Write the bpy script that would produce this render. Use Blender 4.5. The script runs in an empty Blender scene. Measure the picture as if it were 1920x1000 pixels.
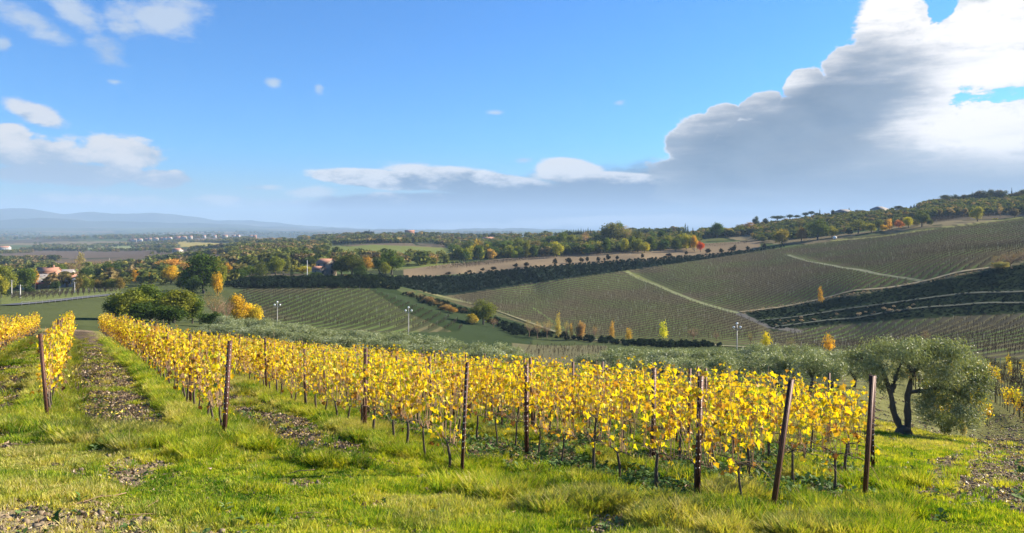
import bpy, math, random
import numpy as np
from mathutils import Matrix, Vector, Euler

random.seed(7)
RNG = np.random.default_rng(7)
SC = bpy.context.scene
COL = SC.collection
F = 1390.0                       # focal length in pixels of the 1920 wide photograph

# ------------------------------------------------------------------ camera
cam_d = bpy.data.cameras.new('camera')
cam = bpy.data.objects.new('camera', cam_d)
COL.objects.link(cam)
cam.location = (0, 0, 0)
cam.rotation_euler = (math.radians(90), 0, 0)
cam_d.sensor_width = 36
cam_d.lens = 36 * F / 1920
cam_d.shift_y = -70 / 1920
cam_d.clip_start = 0.1
cam_d.clip_end = 40000
SC.camera = cam

# ------------------------------------------------------------------ light
SUN_AZ, SUN_EL = 66.0, 25.0      # azimuth to the right of the view, elevation
HAZE = 1.25e-4
SUN_STRENGTH, SKY_STRENGTH, EXPOSURE = 5.0, 0.07, 1.5
sa, se = math.radians(SUN_AZ), math.radians(SUN_EL)
SUN_DIR = Vector((math.sin(sa) * math.cos(se), math.cos(sa) * math.cos(se), math.sin(se)))
sun_d = bpy.data.lights.new('sun', 'SUN')
sun_d.energy = SUN_STRENGTH
sun_d.angle = math.radians(0.5)
sun_d.color = (1.0, 0.90, 0.74)
sun = bpy.data.objects.new('sun', sun_d)
sun.rotation_euler = SUN_DIR.to_track_quat('Z', 'Y').to_euler()
COL.objects.link(sun)
SC.view_settings.view_transform = 'Standard'
SC.view_settings.look = 'None'
SC.view_settings.gamma = 1
SC.view_settings.use_curve_mapping = False
SC.view_settings.exposure = EXPOSURE
SC.cycles.max_bounces = 4
SC.cycles.diffuse_bounces = 2
SC.cycles.transmission_bounces = 3
SC.cycles.volume_bounces = 0
SC.cycles.use_denoising = True
SC.cycles.use_adaptive_sampling = True
SC.cycles.adaptive_threshold = 0.02


class G:
    """small helper that writes maths as shader nodes"""
    def __init__(self, tree):
        self.t = tree

    def n(self, typ, **kw):
        nd = self.t.nodes.new(typ)
        for k, v in kw.items():
            setattr(nd, k, v)
        return nd

    def put(self, sock, v):
        if isinstance(v, bpy.types.NodeSocket):
            self.t.links.new(v, sock)
        else:
            if sock.type == 'RGBA' and len(v) == 3:
                v = (*v, 1)
            sock.default_value = v

    def m(self, op, a, b=None, c=None, clamp=False):
        nd = self.n('ShaderNodeMath', operation=op, use_clamp=clamp)
        self.put(nd.inputs[0], a)
        if b is not None:
            self.put(nd.inputs[1], b)
        if c is not None:
            self.put(nd.inputs[2], c)
        return nd.outputs[0]

    def add(self, a, b): return self.m('ADD', a, b)
    def sub(self, a, b): return self.m('SUBTRACT', a, b)
    def mul(self, a, b): return self.m('MULTIPLY', a, b)
    def mx(self, a, b): return self.m('MAXIMUM', a, b)

    def ss(self, x, lo, hi):
        nd = self.n('ShaderNodeMapRange', interpolation_type='SMOOTHSTEP')
        self.put(nd.inputs[0], x)
        nd.inputs[1].default_value = lo
        nd.inputs[2].default_value = hi
        return nd.outputs[0]

    def mix(self, f, a, b, blend='MIX'):
        nd = self.n('ShaderNodeMix', data_type='RGBA', blend_type=blend)
        self.put(nd.inputs[0], f)
        self.put(nd.inputs[6], a)
        self.put(nd.inputs[7], b)
        return nd.outputs[2]

    def noise(self, vec, scale, detail=4, rough=0.55, dist=0.0, col=False):
        nd = self.n('ShaderNodeTexNoise')
        if vec is not None:
            self.put(nd.inputs['Vector'], vec)
        nd.inputs['Scale'].default_value = scale
        nd.inputs['Detail'].default_value = detail
        nd.inputs['Roughness'].default_value = rough
        nd.inputs['Distortion'].default_value = dist
        return nd.outputs[1 if col else 0]

    def ramp(self, f, stops):
        nd = self.n('ShaderNodeValToRGB')
        cr = nd.color_ramp
        while len(cr.elements) < len(stops):
            cr.elements.new(0.5)
        for e, (p, c) in zip(cr.elements, stops):
            e.position = p
            e.color = (*c, 1)
        self.put(nd.inputs[0], f)
        return nd.outputs[0]


def ang(px, py):
    th = math.atan2(px - 960, F)
    ph = math.atan2(430 - py, math.hypot(px - 960, F))
    return th * F, ph * F


world = bpy.data.worlds.new('World')
SC.world = world
world.use_nodes = True
wt = world.node_tree
wt.nodes.clear()
g = G(wt)
sky = g.n('ShaderNodeTexSky', sky_type='NISHITA')
sky.sun_disc = False
sky.sun_elevation = se
sky.sun_rotation = sa
sky.altitude = 300
sky.air_density = 1.0
sky.dust_density = 0.4
sky.ozone_density = 1.6
tc = g.n('ShaderNodeTexCoord').outputs['Generated']
sx = g.n('ShaderNodeSeparateXYZ')
g.put(sx.inputs[0], tc)
X, Y, Z = sx.outputs
A = g.mul(g.m('ARCTAN2', X, Y), F)
P = g.mul(g.m('ARCSINE', Z), F)
mp = g.n('ShaderNodeMapping')
g.put(mp.inputs[0], tc)
mp.inputs['Scale'].default_value = (1, 1, 2.3)
V = mp.outputs[0]
n1 = g.noise(V, 7.0, 9, 0.60, 0.3)
n2 = g.noise(V, 24.0, 8, 0.68)
n3 = g.noise(V, 2.6, 3, 0.5)
nz = g.mul(g.sub(g.add(g.mul(n1, 0.62), g.mul(n2, 0.38)), 0.5), 3.0)


def ell(px, py, rx, ry, rot=0.0):
    a0, p0 = ang(px, py)
    k = 1 / (1 + ((px - 960) / F) ** 2)
    rx = rx * (k + 0.06)
    ry = ry * math.sqrt(k)
    c, s = math.cos(math.radians(rot)), math.sin(math.radians(rot))
    da, dp = g.sub(A, a0), g.sub(P, p0)
    u = g.add(g.mul(da, c / rx), g.mul(dp, s / rx))
    v = g.add(g.mul(da, -s / ry), g.mul(dp, c / ry))
    r = g.m('SQRT', g.add(g.mul(u, u), g.mul(v, v)))
    return g.sub(1.0, r)


def union(lst):
    r = lst[0]
    for q in lst[1:]:
        r = g.mx(r, q)
    return r


skycol = g.mix(1.0, sky.outputs[0], g.mix(g.ss(P, 160, 10), (0.245, 0.60, 1.02), (0.36, 0.50, 0.66)), 'MULTIPLY')
col = skycol
WHITE, BRIGHT = (4.35, 4.13, 3.92), (6.1, 5.8, 5.5)
GREY, DARK, VEIL = (1.75, 2.17, 2.75), (0.60, 0.95, 1.45), (0.55, 0.92, 1.35)
# thin streaky haze band low in the sky on the left and centre
bandn = g.noise(V, 9.0, 6, 0.6)
lowband = g.mul(g.ss(P, 70, 10), g.ss(bandn, 0.34, 0.70))
col = g.mix(g.mul(lowband, 0.55), col, (2.86, 3.29, 3.60))
# veil of grey blue cloud low over the centre and right
veil = union([ell(1350, 400, 640, 105, 0), ell(1900, 360, 520, 120, 4), ell(850, 405, 300, 38, 0), ell(1650, 330, 420, 110, 8)])
col = g.mix(g.mul(g.ss(g.add(veil, g.mul(nz, 0.35)), 0.0, 0.35), 0.92), col, g.mix(g.ss(A, 250, 900), VEIL, (1.25, 1.65, 1.95)))
# strip of pale light under the veil along the horizon
strip = g.add(ell(1230, 416, 330, 16, 0), g.mul(nz, 0.8))
col = g.mix(g.mul(g.ss(strip, 0.0, 0.6), 0.9), col, (3.34, 3.45, 3.60))
strip2 = g.add(ell(900, 425, 170, 10, 0), g.mul(nz, 0.8))
col = g.mix(g.mul(g.ss(strip2, 0.0, 0.6), 0.6), col, (3.07, 3.29, 3.55))


def cloud(base, shape, amp, edge, dens, light, dark, hi, lo, sharp=1.0):
    """shape field + noise -> cover; lit from the sun side at the top"""
    f = g.add(shape, g.mul(nz, amp))
    cover = g.mul(g.ss(f, 0.0, edge), dens)
    lit = g.ss(g.add(P, g.mul(nz, 150 * sharp)), lo, hi)
    return g.mix(cover, base, g.mix(lit, dark, light))


def pp(px, py):
    return ang(px, py)[1]


# cumulus bank on the left
left = union([ell(60, 292, 130, 46), ell(230, 288, 100, 36), ell(120, 325, 190, 30), ell(300, 335, 70, 20),
              ell(20, 255, 50, 26), ell(-250, 300, 260, 70)])
col = cloud(col, left, 0.95, 0.30, 0.95, WHITE, (1.85, 2.28, 2.86), pp(150, 262), pp(150, 352))
col = cloud(col, union([ell(68, 214, 58, 22, -18)]), 1.0, 0.5, 0.85, WHITE, GREY, pp(60, 195), pp(60, 240))
# torn white clouds top left
tl = union([ell(60, 40, 120, 30, -22), ell(200, 90, 62, 48, -35), ell(150, 30, 90, 38, -30), ell(290, 35, 88, 40, 5),
            ell(235, 45, 60, 50, -60), ell(5, 82, 24, 16)])
col = cloud(col, tl, 1.25, 0.75, 0.72, (3.50, 3.82, 4.08), (2.44, 2.97, 3.66), pp(200, 20), pp(200, 140))
tiny = union([ell(514, 158, 19, 13), ell(597, 166, 14, 14, -50), ell(930, 212, 20, 6), ell(1162, 193, 17, 9),
              ell(985, 301, 28, 9), ell(215, 154, 22, 9)])
col = cloud(col, tiny, 1.5, 0.9, 0.75, (3.29, 3.71, 4.03), (2.76, 3.29, 3.82), pp(800, 140), pp(800, 320))
# low broken line left of centre
lowl = union([ell(490, 352, 60, 8), ell(575, 362, 52, 14), ell(420, 376, 90, 13), ell(560, 384, 140, 14), ell(150, 375, 200, 14), ell(720, 380, 180, 12)])
col = cloud(col, lowl, 1.2, 0.8, 0.75, (3.71, 3.82, 3.87), (1.91, 2.49, 3.29), pp(600, 352), pp(600, 392))
# two lens shaped clouds in the centre
cen = union([ell(720, 336, 150, 20, -4), ell(900, 345, 190, 30, -8), ell(1010, 362, 140, 22, -8), ell(1085, 368, 75, 13, -8), ell(640, 330, 60, 12, 0), ell(900, 385, 330, 26)])
col = cloud(col, cen, 0.42, 0.22, 0.96, (4.45, 4.35, 4.24), DARK, pp(900, 322), pp(900, 360), 0.5)
cen2 = union([ell(1070, 322, 70, 30, -10), ell(1150, 338, 150, 17, -4), ell(1180, 362, 220, 26, 0)])
col = cloud(col, cen2, 0.42, 0.22, 0.96, (4.45, 4.35, 4.24), DARK, pp(1130, 318), pp(1130, 346), 0.4)
# the big cloud on the right: dark belly, bright rim and sunlit upper part
big = union([ell(1302, 262, 54, 42, 35), ell(1352, 222, 40, 26, 25), ell(1425, 196, 46, 26, 20), ell(1505, 158, 44, 28, 25), ell(1580, 118, 44, 30, 30), ell(1650, 62, 50, 40, 40), ell(1432, 286, 215, 78, 17), ell(1520, 236, 190, 84, 24), ell(1640, 175, 120, 110, 40), ell(1700, 80, 90, 110, 50), ell(1600, 240, 250, 120, 27), ell(1740, 150, 150, 130, 50), ell(1880, 120, 190, 190, 0),
             ell(1800, 300, 420, 130, 0), ell(2300, 120, 460, 300, 0)])
hole = g.mx(ell(1890, 170, 150, 62, 3), ell(1768, 8, 70, 34, 55))
nf = g.add(g.mul(g.sub(g.noise(V, 52.0, 6, 0.65), 0.5), 0.34), g.mul(g.sub(n1, 0.5), 0.5))
bigf = g.sub(g.add(g.add(big, g.mul(nz, 0.36)), nf), g.mul(g.ss(g.add(hole, g.mul(nz, 1.6)), -0.1, 1.0), 0.75))
rim = g.mul(g.sub(1.0, g.ss(bigf, 0.03, 0.20)), g.ss(n1, 0.34, 0.52))
stv = g.n('ShaderNodeMapping')
g.put(stv.inputs[0], tc)
stv.inputs['Scale'].default_value = (2.0, 2.0, 14.0)
stv.inputs['Rotation'].default_value = (0.0, 0.22, 0.0)
streak = g.sub(g.noise(stv.outputs[0], 3.0, 6, 0.6), 0.5)
belly = g.ss(g.add(g.add(union([ell(1430, 290, 330, 160, 14), ell(1540, 225, 260, 135, 30), ell(1550, 390, 480, 120, 0)]), g.mul(nz, 0.25)), g.mul(streak, 0.9)), 0.0, 0.62)
low = g.ss(P, pp(1800, 270), pp(1800, 350))
sunlit = g.mix(g.mul(low, 0.9), g.mix(g.ss(nz, -0.02, -0.40), BRIGHT, (3.5, 3.6, 3.7)), (1.35, 1.7, 1.95))
bigc = g.mix(g.mul(belly, 0.95), sunlit, g.mix(g.ss(A, 300, 800), (0.46, 0.74, 1.10), (0.95, 1.30, 1.75)))
bigc = g.mix(g.mul(g.mul(belly, g.ss(nz, -0.25, 0.35)), 0.34), bigc, (1.9, 2.2, 2.5))
bigc = g.mix(g.mul(rim, g.ss(P, pp(1400, 320), pp(1400, 285))), bigc, (4.77, 4.66, 4.56))
bigc = g.mix(g.mul(g.ss(streak, 0.0, 0.25), 0.35), bigc, (2.6, 2.95, 3.2))
col = g.mix(g.mul(g.ss(bigf, 0.0, 0.12), 0.97), col, bigc)
bg = g.n('ShaderNodeBackground')
g.put(bg.inputs[0], col)
bg.inputs[1].default_value = SKY_STRENGTH
wo = g.n('ShaderNodeOutputWorld')
wt.links.new(bg.outputs[0], wo.inputs[0])
world.cycles.sampling_method = 'MANUAL'
world.cycles.sample_map_resolution = 512

# ------------------------------------------------------------------ numeric noise
_T = np.random.default_rng(3).random((256, 256))


def vnoise(x, y):
    xi, yi = np.floor(x).astype(np.int64), np.floor(y).astype(np.int64)
    fx, fy = x - xi, y - yi
    fx, fy = fx * fx * (3 - 2 * fx), fy * fy * (3 - 2 * fy)
    a, b = _T[xi & 255, yi & 255], _T[(xi + 1) & 255, yi & 255]
    c, d = _T[xi & 255, (yi + 1) & 255], _T[(xi + 1) & 255, (yi + 1) & 255]
    return (a * (1 - fx) + b * fx) * (1 - fy) + (c * (1 - fx) + d * fx) * fy


def fbm(x, y, o=4, rough=0.5):
    r, amp, tot = 0, 1.0, 0
    for k in range(o):
        r = r + amp * vnoise(x * 2 ** k + 17 * k, y * 2 ** k + 31 * k)
        tot += amp
        amp *= rough
    return r / tot - 0.5


def sm(x, lo, hi):
    k = np.clip((x - lo) / (hi - lo), 0, 1)
    return k * k * (3 - 2 * k)


# ------------------------------------------------------------------ terrain
# rows of the near vineyard run along t, their offset is u
def ut(x, y):
    return 0.862 * x + 0.507 * y, -0.507 * x + 0.862 * y


def xy(u, t):
    return 0.862 * u - 0.507 * t, 0.507 * u + 0.862 * t


def near_z(x, y):
    u, t = ut(x, y)
    s = sm(u, 2.5, 9)
    tt = np.maximum(t - 6, 0)
    h = 2.35 + .1 * np.maximum(u, -1) + .003 * np.maximum(u - 10, 0) ** 2
    return -(h + .093 * t + (.45 * (1 - np.exp(-tt / 12)) + .018 * tt) * s)


# heights of the land: photo column, then (row where that ground shows, distance)
PROFILE = {
    -600: [(560, 230), (548, 300), (520, 420), (505, 600), (485, 900), (470, 1400), (460, 2000), (450, 3000), (440, 4500), (428, 6200), (420, 7500)],
    0: [(585, 150), (560, 230), (548, 300), (520, 420), (505, 600), (485, 900), (470, 1400), (460, 2000), (450, 3000), (440, 4500), (430, 6200), (421, 7500)],
    200: [(598, 130), (560, 220), (551, 250), (520, 400), (505, 600), (485, 900), (470, 1400), (460, 2000), (447, 2600), (443, 4500), (432, 6200), (422, 7500)],
    400: [(622, 105), (605, 150), (566, 230), (541, 270), (520, 330), (500, 450), (480, 650), (470, 900), (460, 1300), (450, 2000), (444, 2400), (448, 3100), (440, 4500), (432, 6200), (426, 7500)],
    600: [(656, 80), (638, 110), (605, 180), (560, 230), (536, 275), (520, 305), (505, 380), (480, 550), (462, 800), (450, 1200), (444, 1500), (452, 2500), (440, 4800), (432, 7000)],
    730: [(672, 75), (650, 110), (612, 180), (570, 240), (540, 290), (520, 330), (500, 410), (480, 560), (466, 700), (455, 850), (446, 1100), (439, 1300), (447, 2000), (438, 4800), (432, 7000)],
    860: [(690, 72), (665, 110), (636, 180), (606, 225), (580, 262), (556, 318), (538, 338), (513, 356), (498, 430), (485, 520), (470, 700), (455, 950), (444, 1300), (447, 2000), (437, 5000), (433, 7000)],
    1000: [(705, 60), (670, 115), (652, 170), (643, 200), (608, 250), (562, 310), (533, 350), (506, 364), (492, 420), (481, 500), (463, 700), (446, 1000), (448, 1500), (437, 5000), (434, 7000)],
    1200: [(730, 50), (685, 90), (662, 130), (648, 190), (640, 210), (602, 255), (560, 312), (507, 400), (488, 412), (475, 460), (457, 600), (442, 800), (446, 1300), (437, 5000), (434, 7000)],
    1400: [(745, 40), (692, 80), (668, 130), (650, 170), (642, 195), (588, 258), (540, 325), (500, 400), (471, 470), (463, 485), (450, 560), (436, 650), (426, 800), (434, 1200), (438, 4000), (434, 7000)],
    1600: [(780, 30), (725, 45), (683, 90), (666, 140), (648, 175), (612, 225), (582, 238), (553, 250), (500, 330), (460, 430), (444, 480), (435, 520), (419, 600), (401, 720), (415, 1000), (437, 4000), (434, 7000)],
    1800: [(816, 29), (822, 33), (795, 40), (745, 55), (685, 90), (665, 115), (640, 150), (606, 200), (592, 212), (550, 230), (516, 246), (465, 340), (432, 430), (420, 470), (408, 540), (394, 620), (382, 720), (410, 1100), (435, 4000), (433, 7000)],
    1930: [(822, 30), (826, 34), (800, 40), (745, 55), (685, 90), (665, 115), (636, 150), (600, 195), (588, 205), (545, 225), (500, 245), (455, 340), (422, 430), (409, 470), (397, 540), (383, 620), (372, 720), (400, 1100), (430, 4000), (430, 7000)],
    2300: [(840, 32), (790, 45), (690, 90), (630, 130), (560, 170), (480, 215), (400, 270), (320, 340), (260, 430), (220, 520), (260, 900), (380, 3000), (430, 7000)],  # unseen hill beyond the right edge, shaped to throw shade on the terraces
    2900: [(850, 34), (780, 50), (660, 90), (560, 130), (440, 180), (330, 240), (240, 310), (180, 400), (160, 520), (240, 1000), (380, 3000), (430, 7000)],
}
cp, ce = [], []
for px, lst in PROFILE.items():
    k = (px - 960) / F
    for py, dep in lst:
        th = math.atan(k)
        R = dep * math.sqrt(1 + k * k)
        cp.append((th * 3, math.log(R)))
        ce.append(-(py - 430) / F * dep / R)
for th in np.linspace(-0.85, 0.95, 13):
    for R in (12, 20, 40, 60, 85):
        x, y = R * math.sin(th), R * math.cos(th)
        u, t = ut(x, y)
        if R < 28 or (u < 18 and t < 92):
            cp.append((th * 3, math.log(R)))
            ce.append(float(near_z(np.array(x), np.array(y))) / R)
cp, ce = np.array(cp), np.array(ce)


def _phi(r2):
    return np.where(r2 > 1e-12, 0.5 * r2 * np.log(r2 + 1e-12), 0)


_n = len(cp)
_r2 = ((cp[:, None] - cp[None]) ** 2).sum(-1)
_A = np.zeros((_n + 3, _n + 3))
_A[:_n, :_n] = _phi(_r2) + np.eye(_n) * 1e-3
_A[:_n, _n:] = np.c_[np.ones(_n), cp]
_A[_n:, :_n] = _A[:_n, _n:].T
_W = np.linalg.solve(_A, np.r_[ce, 0, 0, 0])


def far_z(x, y):
    sh = np.shape(x)
    x, y = np.ravel(x), np.ravel(y)
    out = np.empty(len(x))
    for i in range(0, len(x), 20000):
        xx, yy = x[i:i + 20000], y[i:i + 20000]
        R = np.maximum(np.hypot(xx, yy), 3)
        th = np.clip(np.arctan2(xx, yy), -0.85, 0.98) * 3
        lr = np.log(np.minimum(R, 7600))
        q = _phi((th[:, None] - cp[None, :, 0]) ** 2 + (lr[:, None] - cp[None, :, 1]) ** 2)
        out[i:i + 20000] = (q @ _W[:_n] + _W[_n] + _W[_n + 1] * th + _W[_n + 2] * lr) * R
    return out.reshape(sh)


def ground_z(x, y):
    x, y = np.asarray(x, float), np.asarray(y, float)
    u, t = ut(x, y)
    R = np.hypot(x, y)
    w = np.maximum(sm(R, 36, 27), sm(u, 20, 16.5) * sm(t, 104, 88) * sm(R, 130, 112))
    z = w * near_z(x, y) + (1 - w) * far_z(x, y)
    rough = sm(R, 150, 400)
    z = z + fbm(x / 90, y / 90, 3) * 3.0 * rough * (1 - sm(R, 450, 460) * 0.0)
    z = z + fbm(x / 700 + 5, y / 700, 3) * 30 * sm(R, 2200, 4500)
    z = z + fbm(x / 9 + 3, y / 9, 2) * 0.22 * (1 - sm(R, 60, 100) * .2)
    return z


def gz(x, y):
    return float(ground_z(np.array([x]), np.array([y]))[0])


def at(px, dep):
    return (px - 960) / F * dep, dep


def hit(px, py, d0=6.0, d1=3000.0):
    d = np.exp(np.linspace(math.log(d0), math.log(d1), 900))
    x = (px - 960) / F * d
    below = (-(py - 430) / F * d) < ground_z(x, d)
    i = int(np.argmax(below)) if below.any() else len(d) - 1
    return float(x[i]), float(d[i])


# ------------------------------------------------------------------ rows of the near vineyard
ROWS = [(-18.5, 34), (-15.5, 34), (-12.5, 32), (-9.5, 30), (-6.5, 27), (-3.5, 23.5), (-0.5, 18.2), (2.4, 14.7), (5.4, 10.75), (7.95, 6.7),
        (10.3, 6.95), (12.4, 8.2), (14.6, 9.7), (17.0, 12.5)]
ROW_U = np.array([r[0] for r in ROWS])
ROW_T = np.array([r[1] for r in ROWS])
T_END = 94.0


def zones(x, y):
    """what covers the near ground: bare soil, tall grass and dryness, each 0..1"""
    u, t = ut(x, y)
    i = np.argmin(np.abs(u[..., None] - ROW_U), axis=-1)
    du = np.abs(u - ROW_U[i])
    front = np.interp(u, ROW_U, ROW_T)
    inside = sm(t, front - 0.9, front + 1.2) * sm(u, 19, 17.6)
    nA = fbm(x / 1.1 + 9, y / 1.1, 4, .6)
    nB = fbm(x / 3.2 + 40, y / 3.2 + 7, 3)
    nC = fbm(x / 0.35, y / 0.35, 2)
    alley = sm(du, 0.45, 0.95)
    path = sm(np.abs(u - 0.65), 1.25, 0.75)
    soil_in = alley * sm(nA + 0.5 * nB + 0.09, -0.02, 0.06)
    soil_in = np.maximum(soil_in, path * sm(nA + nB + 0.5 * nC, -0.34, -0.16) * sm(t, 10, 12.5))
    soil_in = np.maximum(soil_in, sm(u, 6, 8) * alley * sm(nA, -0.16, -0.02))
    soil_out = sm(nA + nB * .6 + 0.35 * nC, 0.24, 0.34) * 0.9
    # a strip of turned earth by the path mouth, two clods by the front edge and ruts on the right
    for (pu, pt, ru, rt) in ((0.72, 12.4, .42, 1.0), (6.5, 7.6, .75, .3), (6.7, 6.8, .9, .25), (2.9, 10.6, .35, .3), (5.0, 12.4, .5, .5)):
        soil_out = np.maximum(soil_out, sm(np.hypot((u - pu) / ru, (t - pt) / rt) + nC * 1.6 + nA, 1.15, 0.75))
    rut = sm(np.abs(np.sin((u * .55 + t * .9) * 1.2 + nB * 3)), 0.32, 0.08) * sm(u, 11.5, 14.5) * sm(nB + nA, -.2, .05)
    soil_out = np.maximum(soil_out, rut)
    band = t - (4.9 + (u - 10) * .47)
    soil_out = np.maximum(soil_out, sm(np.abs(band) + nA * 2.2 + nC * 1.2 + .35 * np.sin(band * 9 + nB * 6), 1.9, .6) * sm(u, 10, 12) * .85)
    soil_out = np.maximum(soil_out, sm(np.hypot((x + 6.4) / 4.4, (y - 7.3) / 1.75) + nA + nC * .8, 1.15, .7) * .7)
    speck = sm(nC + nA * .9 + nB * .4, .15, .24) * .8
    soil_out = np.maximum(soil_out, speck)
    soil = inside * soil_in + (1 - inside) * soil_out
    under = sm(du, 0.75, 0.25)
    rz = sm(u, 5.9, 7.0) * sm(t, 30, 22)
    soil_in = soil_in * (1 - rz * .75) + rz * np.maximum(soil_in * .4, sm(du, 1.15, .65) * sm(nA + nC * .5, -.18, -.02))
    soil = inside * soil_in + (1 - inside) * soil_out
    under = under * (1 - rz * .9) + rz * alley * sm(nA + nB, -.25, 0) * .95
    fringe = sm(t, front - 3.6, front - 1.2) * (1 - inside) * sm(u, 16, 13)
    tall = np.clip(inside * (under * .85 + 0.25 + nB) + fringe * sm(nB + 0.8 * nA, -0.08, 0.05), 0, 1)
    corner = sm(np.hypot((x + 5.6) / 3.6, (y - 7.2) / 1.8) + nA, 1.25, 0.5)
    right = sm(u, 12, 17) * sm(nB + nA, -0.16, 0.2) * (1 - inside)
    dry = np.clip(corner + 0.75 * right + sm(nB - nA * .7, 0.05, 0.25) * 0.7 + 0.25 * path * inside, 0, 1)
    return soil, tall, dry, inside, fringe


# ------------------------------------------------------------------ mesh helpers
def new_mesh(name, v, f, mat=None, smooth=False, attrs=None, mats=None, mi=None, cols=None):
    v = np.asarray(v, dtype=np.float32)
    me = bpy.data.meshes.new(name)
    me.vertices.add(len(v))
    me.vertices.foreach_set('co', v.ravel())
    if isinstance(f, np.ndarray):
        fs = [f]
    else:
        fs = [q for q in f if len(q)]
    fs = [np.asarray(q) for q in fs]
    tot = np.concatenate([np.full(len(q), q.shape[1]) for q in fs]) if fs else np.zeros(0, int)
    idx = np.concatenate([q.ravel() for q in fs]) if fs else np.zeros(0, int)
    me.loops.add(len(idx))
    me.loops.foreach_set('vertex_index', idx.astype(np.int32))
    me.polygons.add(len(tot))
    st = np.zeros(len(tot), np.int32)
    if len(tot):
        st[1:] = np.cumsum(tot)[:-1]
    me.polygons.foreach_set('loop_start', st)
    me.polygons.foreach_set('loop_total', tot.astype(np.int32))
    for m in (mats or ([mat] if mat else [])):
        me.materials.append(m)
    if mi is not None:
        me.polygons.foreach_set('material_index', np.asarray(mi, np.int32))
    me.update(calc_edges=True)
    if smooth:
        me.polygons.foreach_set('use_smooth', np.ones(len(tot), bool))
    for k, (dom, arr) in (attrs or {}).items():
        a = me.attributes.new(k, 'FLOAT', dom)
        a.data.foreach_set('value', np.asarray(arr, np.float32))
    for k, arr in (cols or {}).items():
        a = me.attributes.new(k, 'FLOAT_COLOR', 'POINT')
        a.data.foreach_set('color', np.asarray(arr, np.float32).ravel())
    return me


def link(name, data, parent=None, loc=None, rotz=None, scale=None, **tags):
    o = bpy.data.objects.new(name, data)
    COL.objects.link(o)
    if parent is not None:
        o.parent = parent
    if loc is not None:
        o.location = loc
    if rotz is not None:
        o.rotation_euler = (0, 0, rotz)
    if scale is not None:
        o.scale = scale
    for k, v in tags.items():
        if v is not None:
            o[k] = v
    return o


class MB:
    """collects polygons for one mesh"""
    def __init__(self):
        self.v, self.f, self.n = [], {}, 0
        self.mi = {}

    def put(self, v, f, m=0):
        v = np.asarray(v, float)
        f = np.asarray(f, int)
        self.f.setdefault(f.shape[1], []).append(f + self.n)
        self.mi.setdefault(f.shape[1], []).append(np.full(len(f), m))
        self.v.append(v)
        self.n += len(v)
        return self

    def box(self, x0, x1, y0, y1, z0, z1, m=0, bottom=True):
        v = [(x0, y0, z0), (x1, y0, z0), (x1, y1, z0), (x0, y1, z0), (x0, y0, z1), (x1, y0, z1), (x1, y1, z1), (x0, y1, z1)]
        f = [(0, 3, 2, 1), (4, 5, 6, 7), (0, 1, 5, 4), (1, 2, 6, 5), (2, 3, 7, 6), (3, 0, 4, 7)]
        return self.put(v, f, m)

    def tube(self, pts, rad, n=6, m=0, cap=True):
        pts = np.asarray(pts, float)
        rad = np.broadcast_to(np.asarray(rad, float), (len(pts),))
        d = np.gradient(pts, axis=0)
        d /= np.linalg.norm(d, axis=1, keepdims=True) + 1e-9
        ref = np.where(np.abs(d[:, 2:3]) > 0.9, np.array([[1., 0, 0]]), np.array([[0, 0, 1.]]))
        a = np.cross(d, ref)
        a /= np.linalg.norm(a, axis=1, keepdims=True) + 1e-9
        b = np.cross(d, a)
        th = np.arange(n) * 2 * np.pi / n
        ring = pts[:, None] + rad[:, None, None] * (np.cos(th)[None, :, None] * a[:, None] + np.sin(th)[None, :, None] * b[:, None])
        k = len(pts)
        i = np.arange(k - 1)[:, None] * n
        j = np.arange(n)[None]
        j2 = (j + 1) % n
        f = np.stack([i + j, i + j2, i + n + j2, i + n + j], -1).reshape(-1, 4)
        self.put(ring.reshape(-1, 3), f, m)
        if cap:
            base = self.n - k * n
            c = self.n
            self.v.append(np.array([pts[-1]]))
            self.n += 1
            self.f.setdefault(3, []).append(np.stack([base + (k - 1) * n + np.arange(n), base + (k - 1) * n + (np.arange(n) + 1) % n, np.full(n, c)], -1))
            self.mi.setdefault(3, []).append(np.full(n, m))
        return self

    def mesh(self, name, mats, smooth=False, attrs=None):
        v = np.concatenate(self.v)
        ks = sorted(self.f)
        fs = [np.concatenate(self.f[k]) for k in ks]
        mi = np.concatenate([np.concatenate(self.mi[k]) for k in ks])
        if not isinstance(mats, (list, tuple)):
            mats = [mats]
        return new_mesh(name, v, fs, mats=mats, mi=mi, smooth=smooth, attrs=attrs)


def ico(sub=1):
    import bmesh
    bm = bmesh.new()
    bmesh.ops.create_icosphere(bm, subdivisions=sub, radius=1)
    v = np.array([q.co[:] for q in bm.verts])
    f = np.array([[w.index for w in q.verts] for q in bm.faces])
    bm.free()
    return v, f


# ------------------------------------------------------------------ materials
def material(name):
    m = bpy.data.materials.new(name)
    m.use_nodes = True
    m.node_tree.nodes.clear()
    return m, G(m.node_tree)


def finish(gg, shader):
    o = gg.n('ShaderNodeOutputMaterial')
    gg.t.links.new(shader, o.inputs['Surface'])


def attr(gg, name, out='Fac', typ='GEOMETRY'):
    nd = gg.n('ShaderNodeAttribute', attribute_name=name, attribute_type=typ)
    return nd.outputs[out]


def pos(gg):
    return gg.n('ShaderNodeNewGeometry').outputs['Position']


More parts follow.
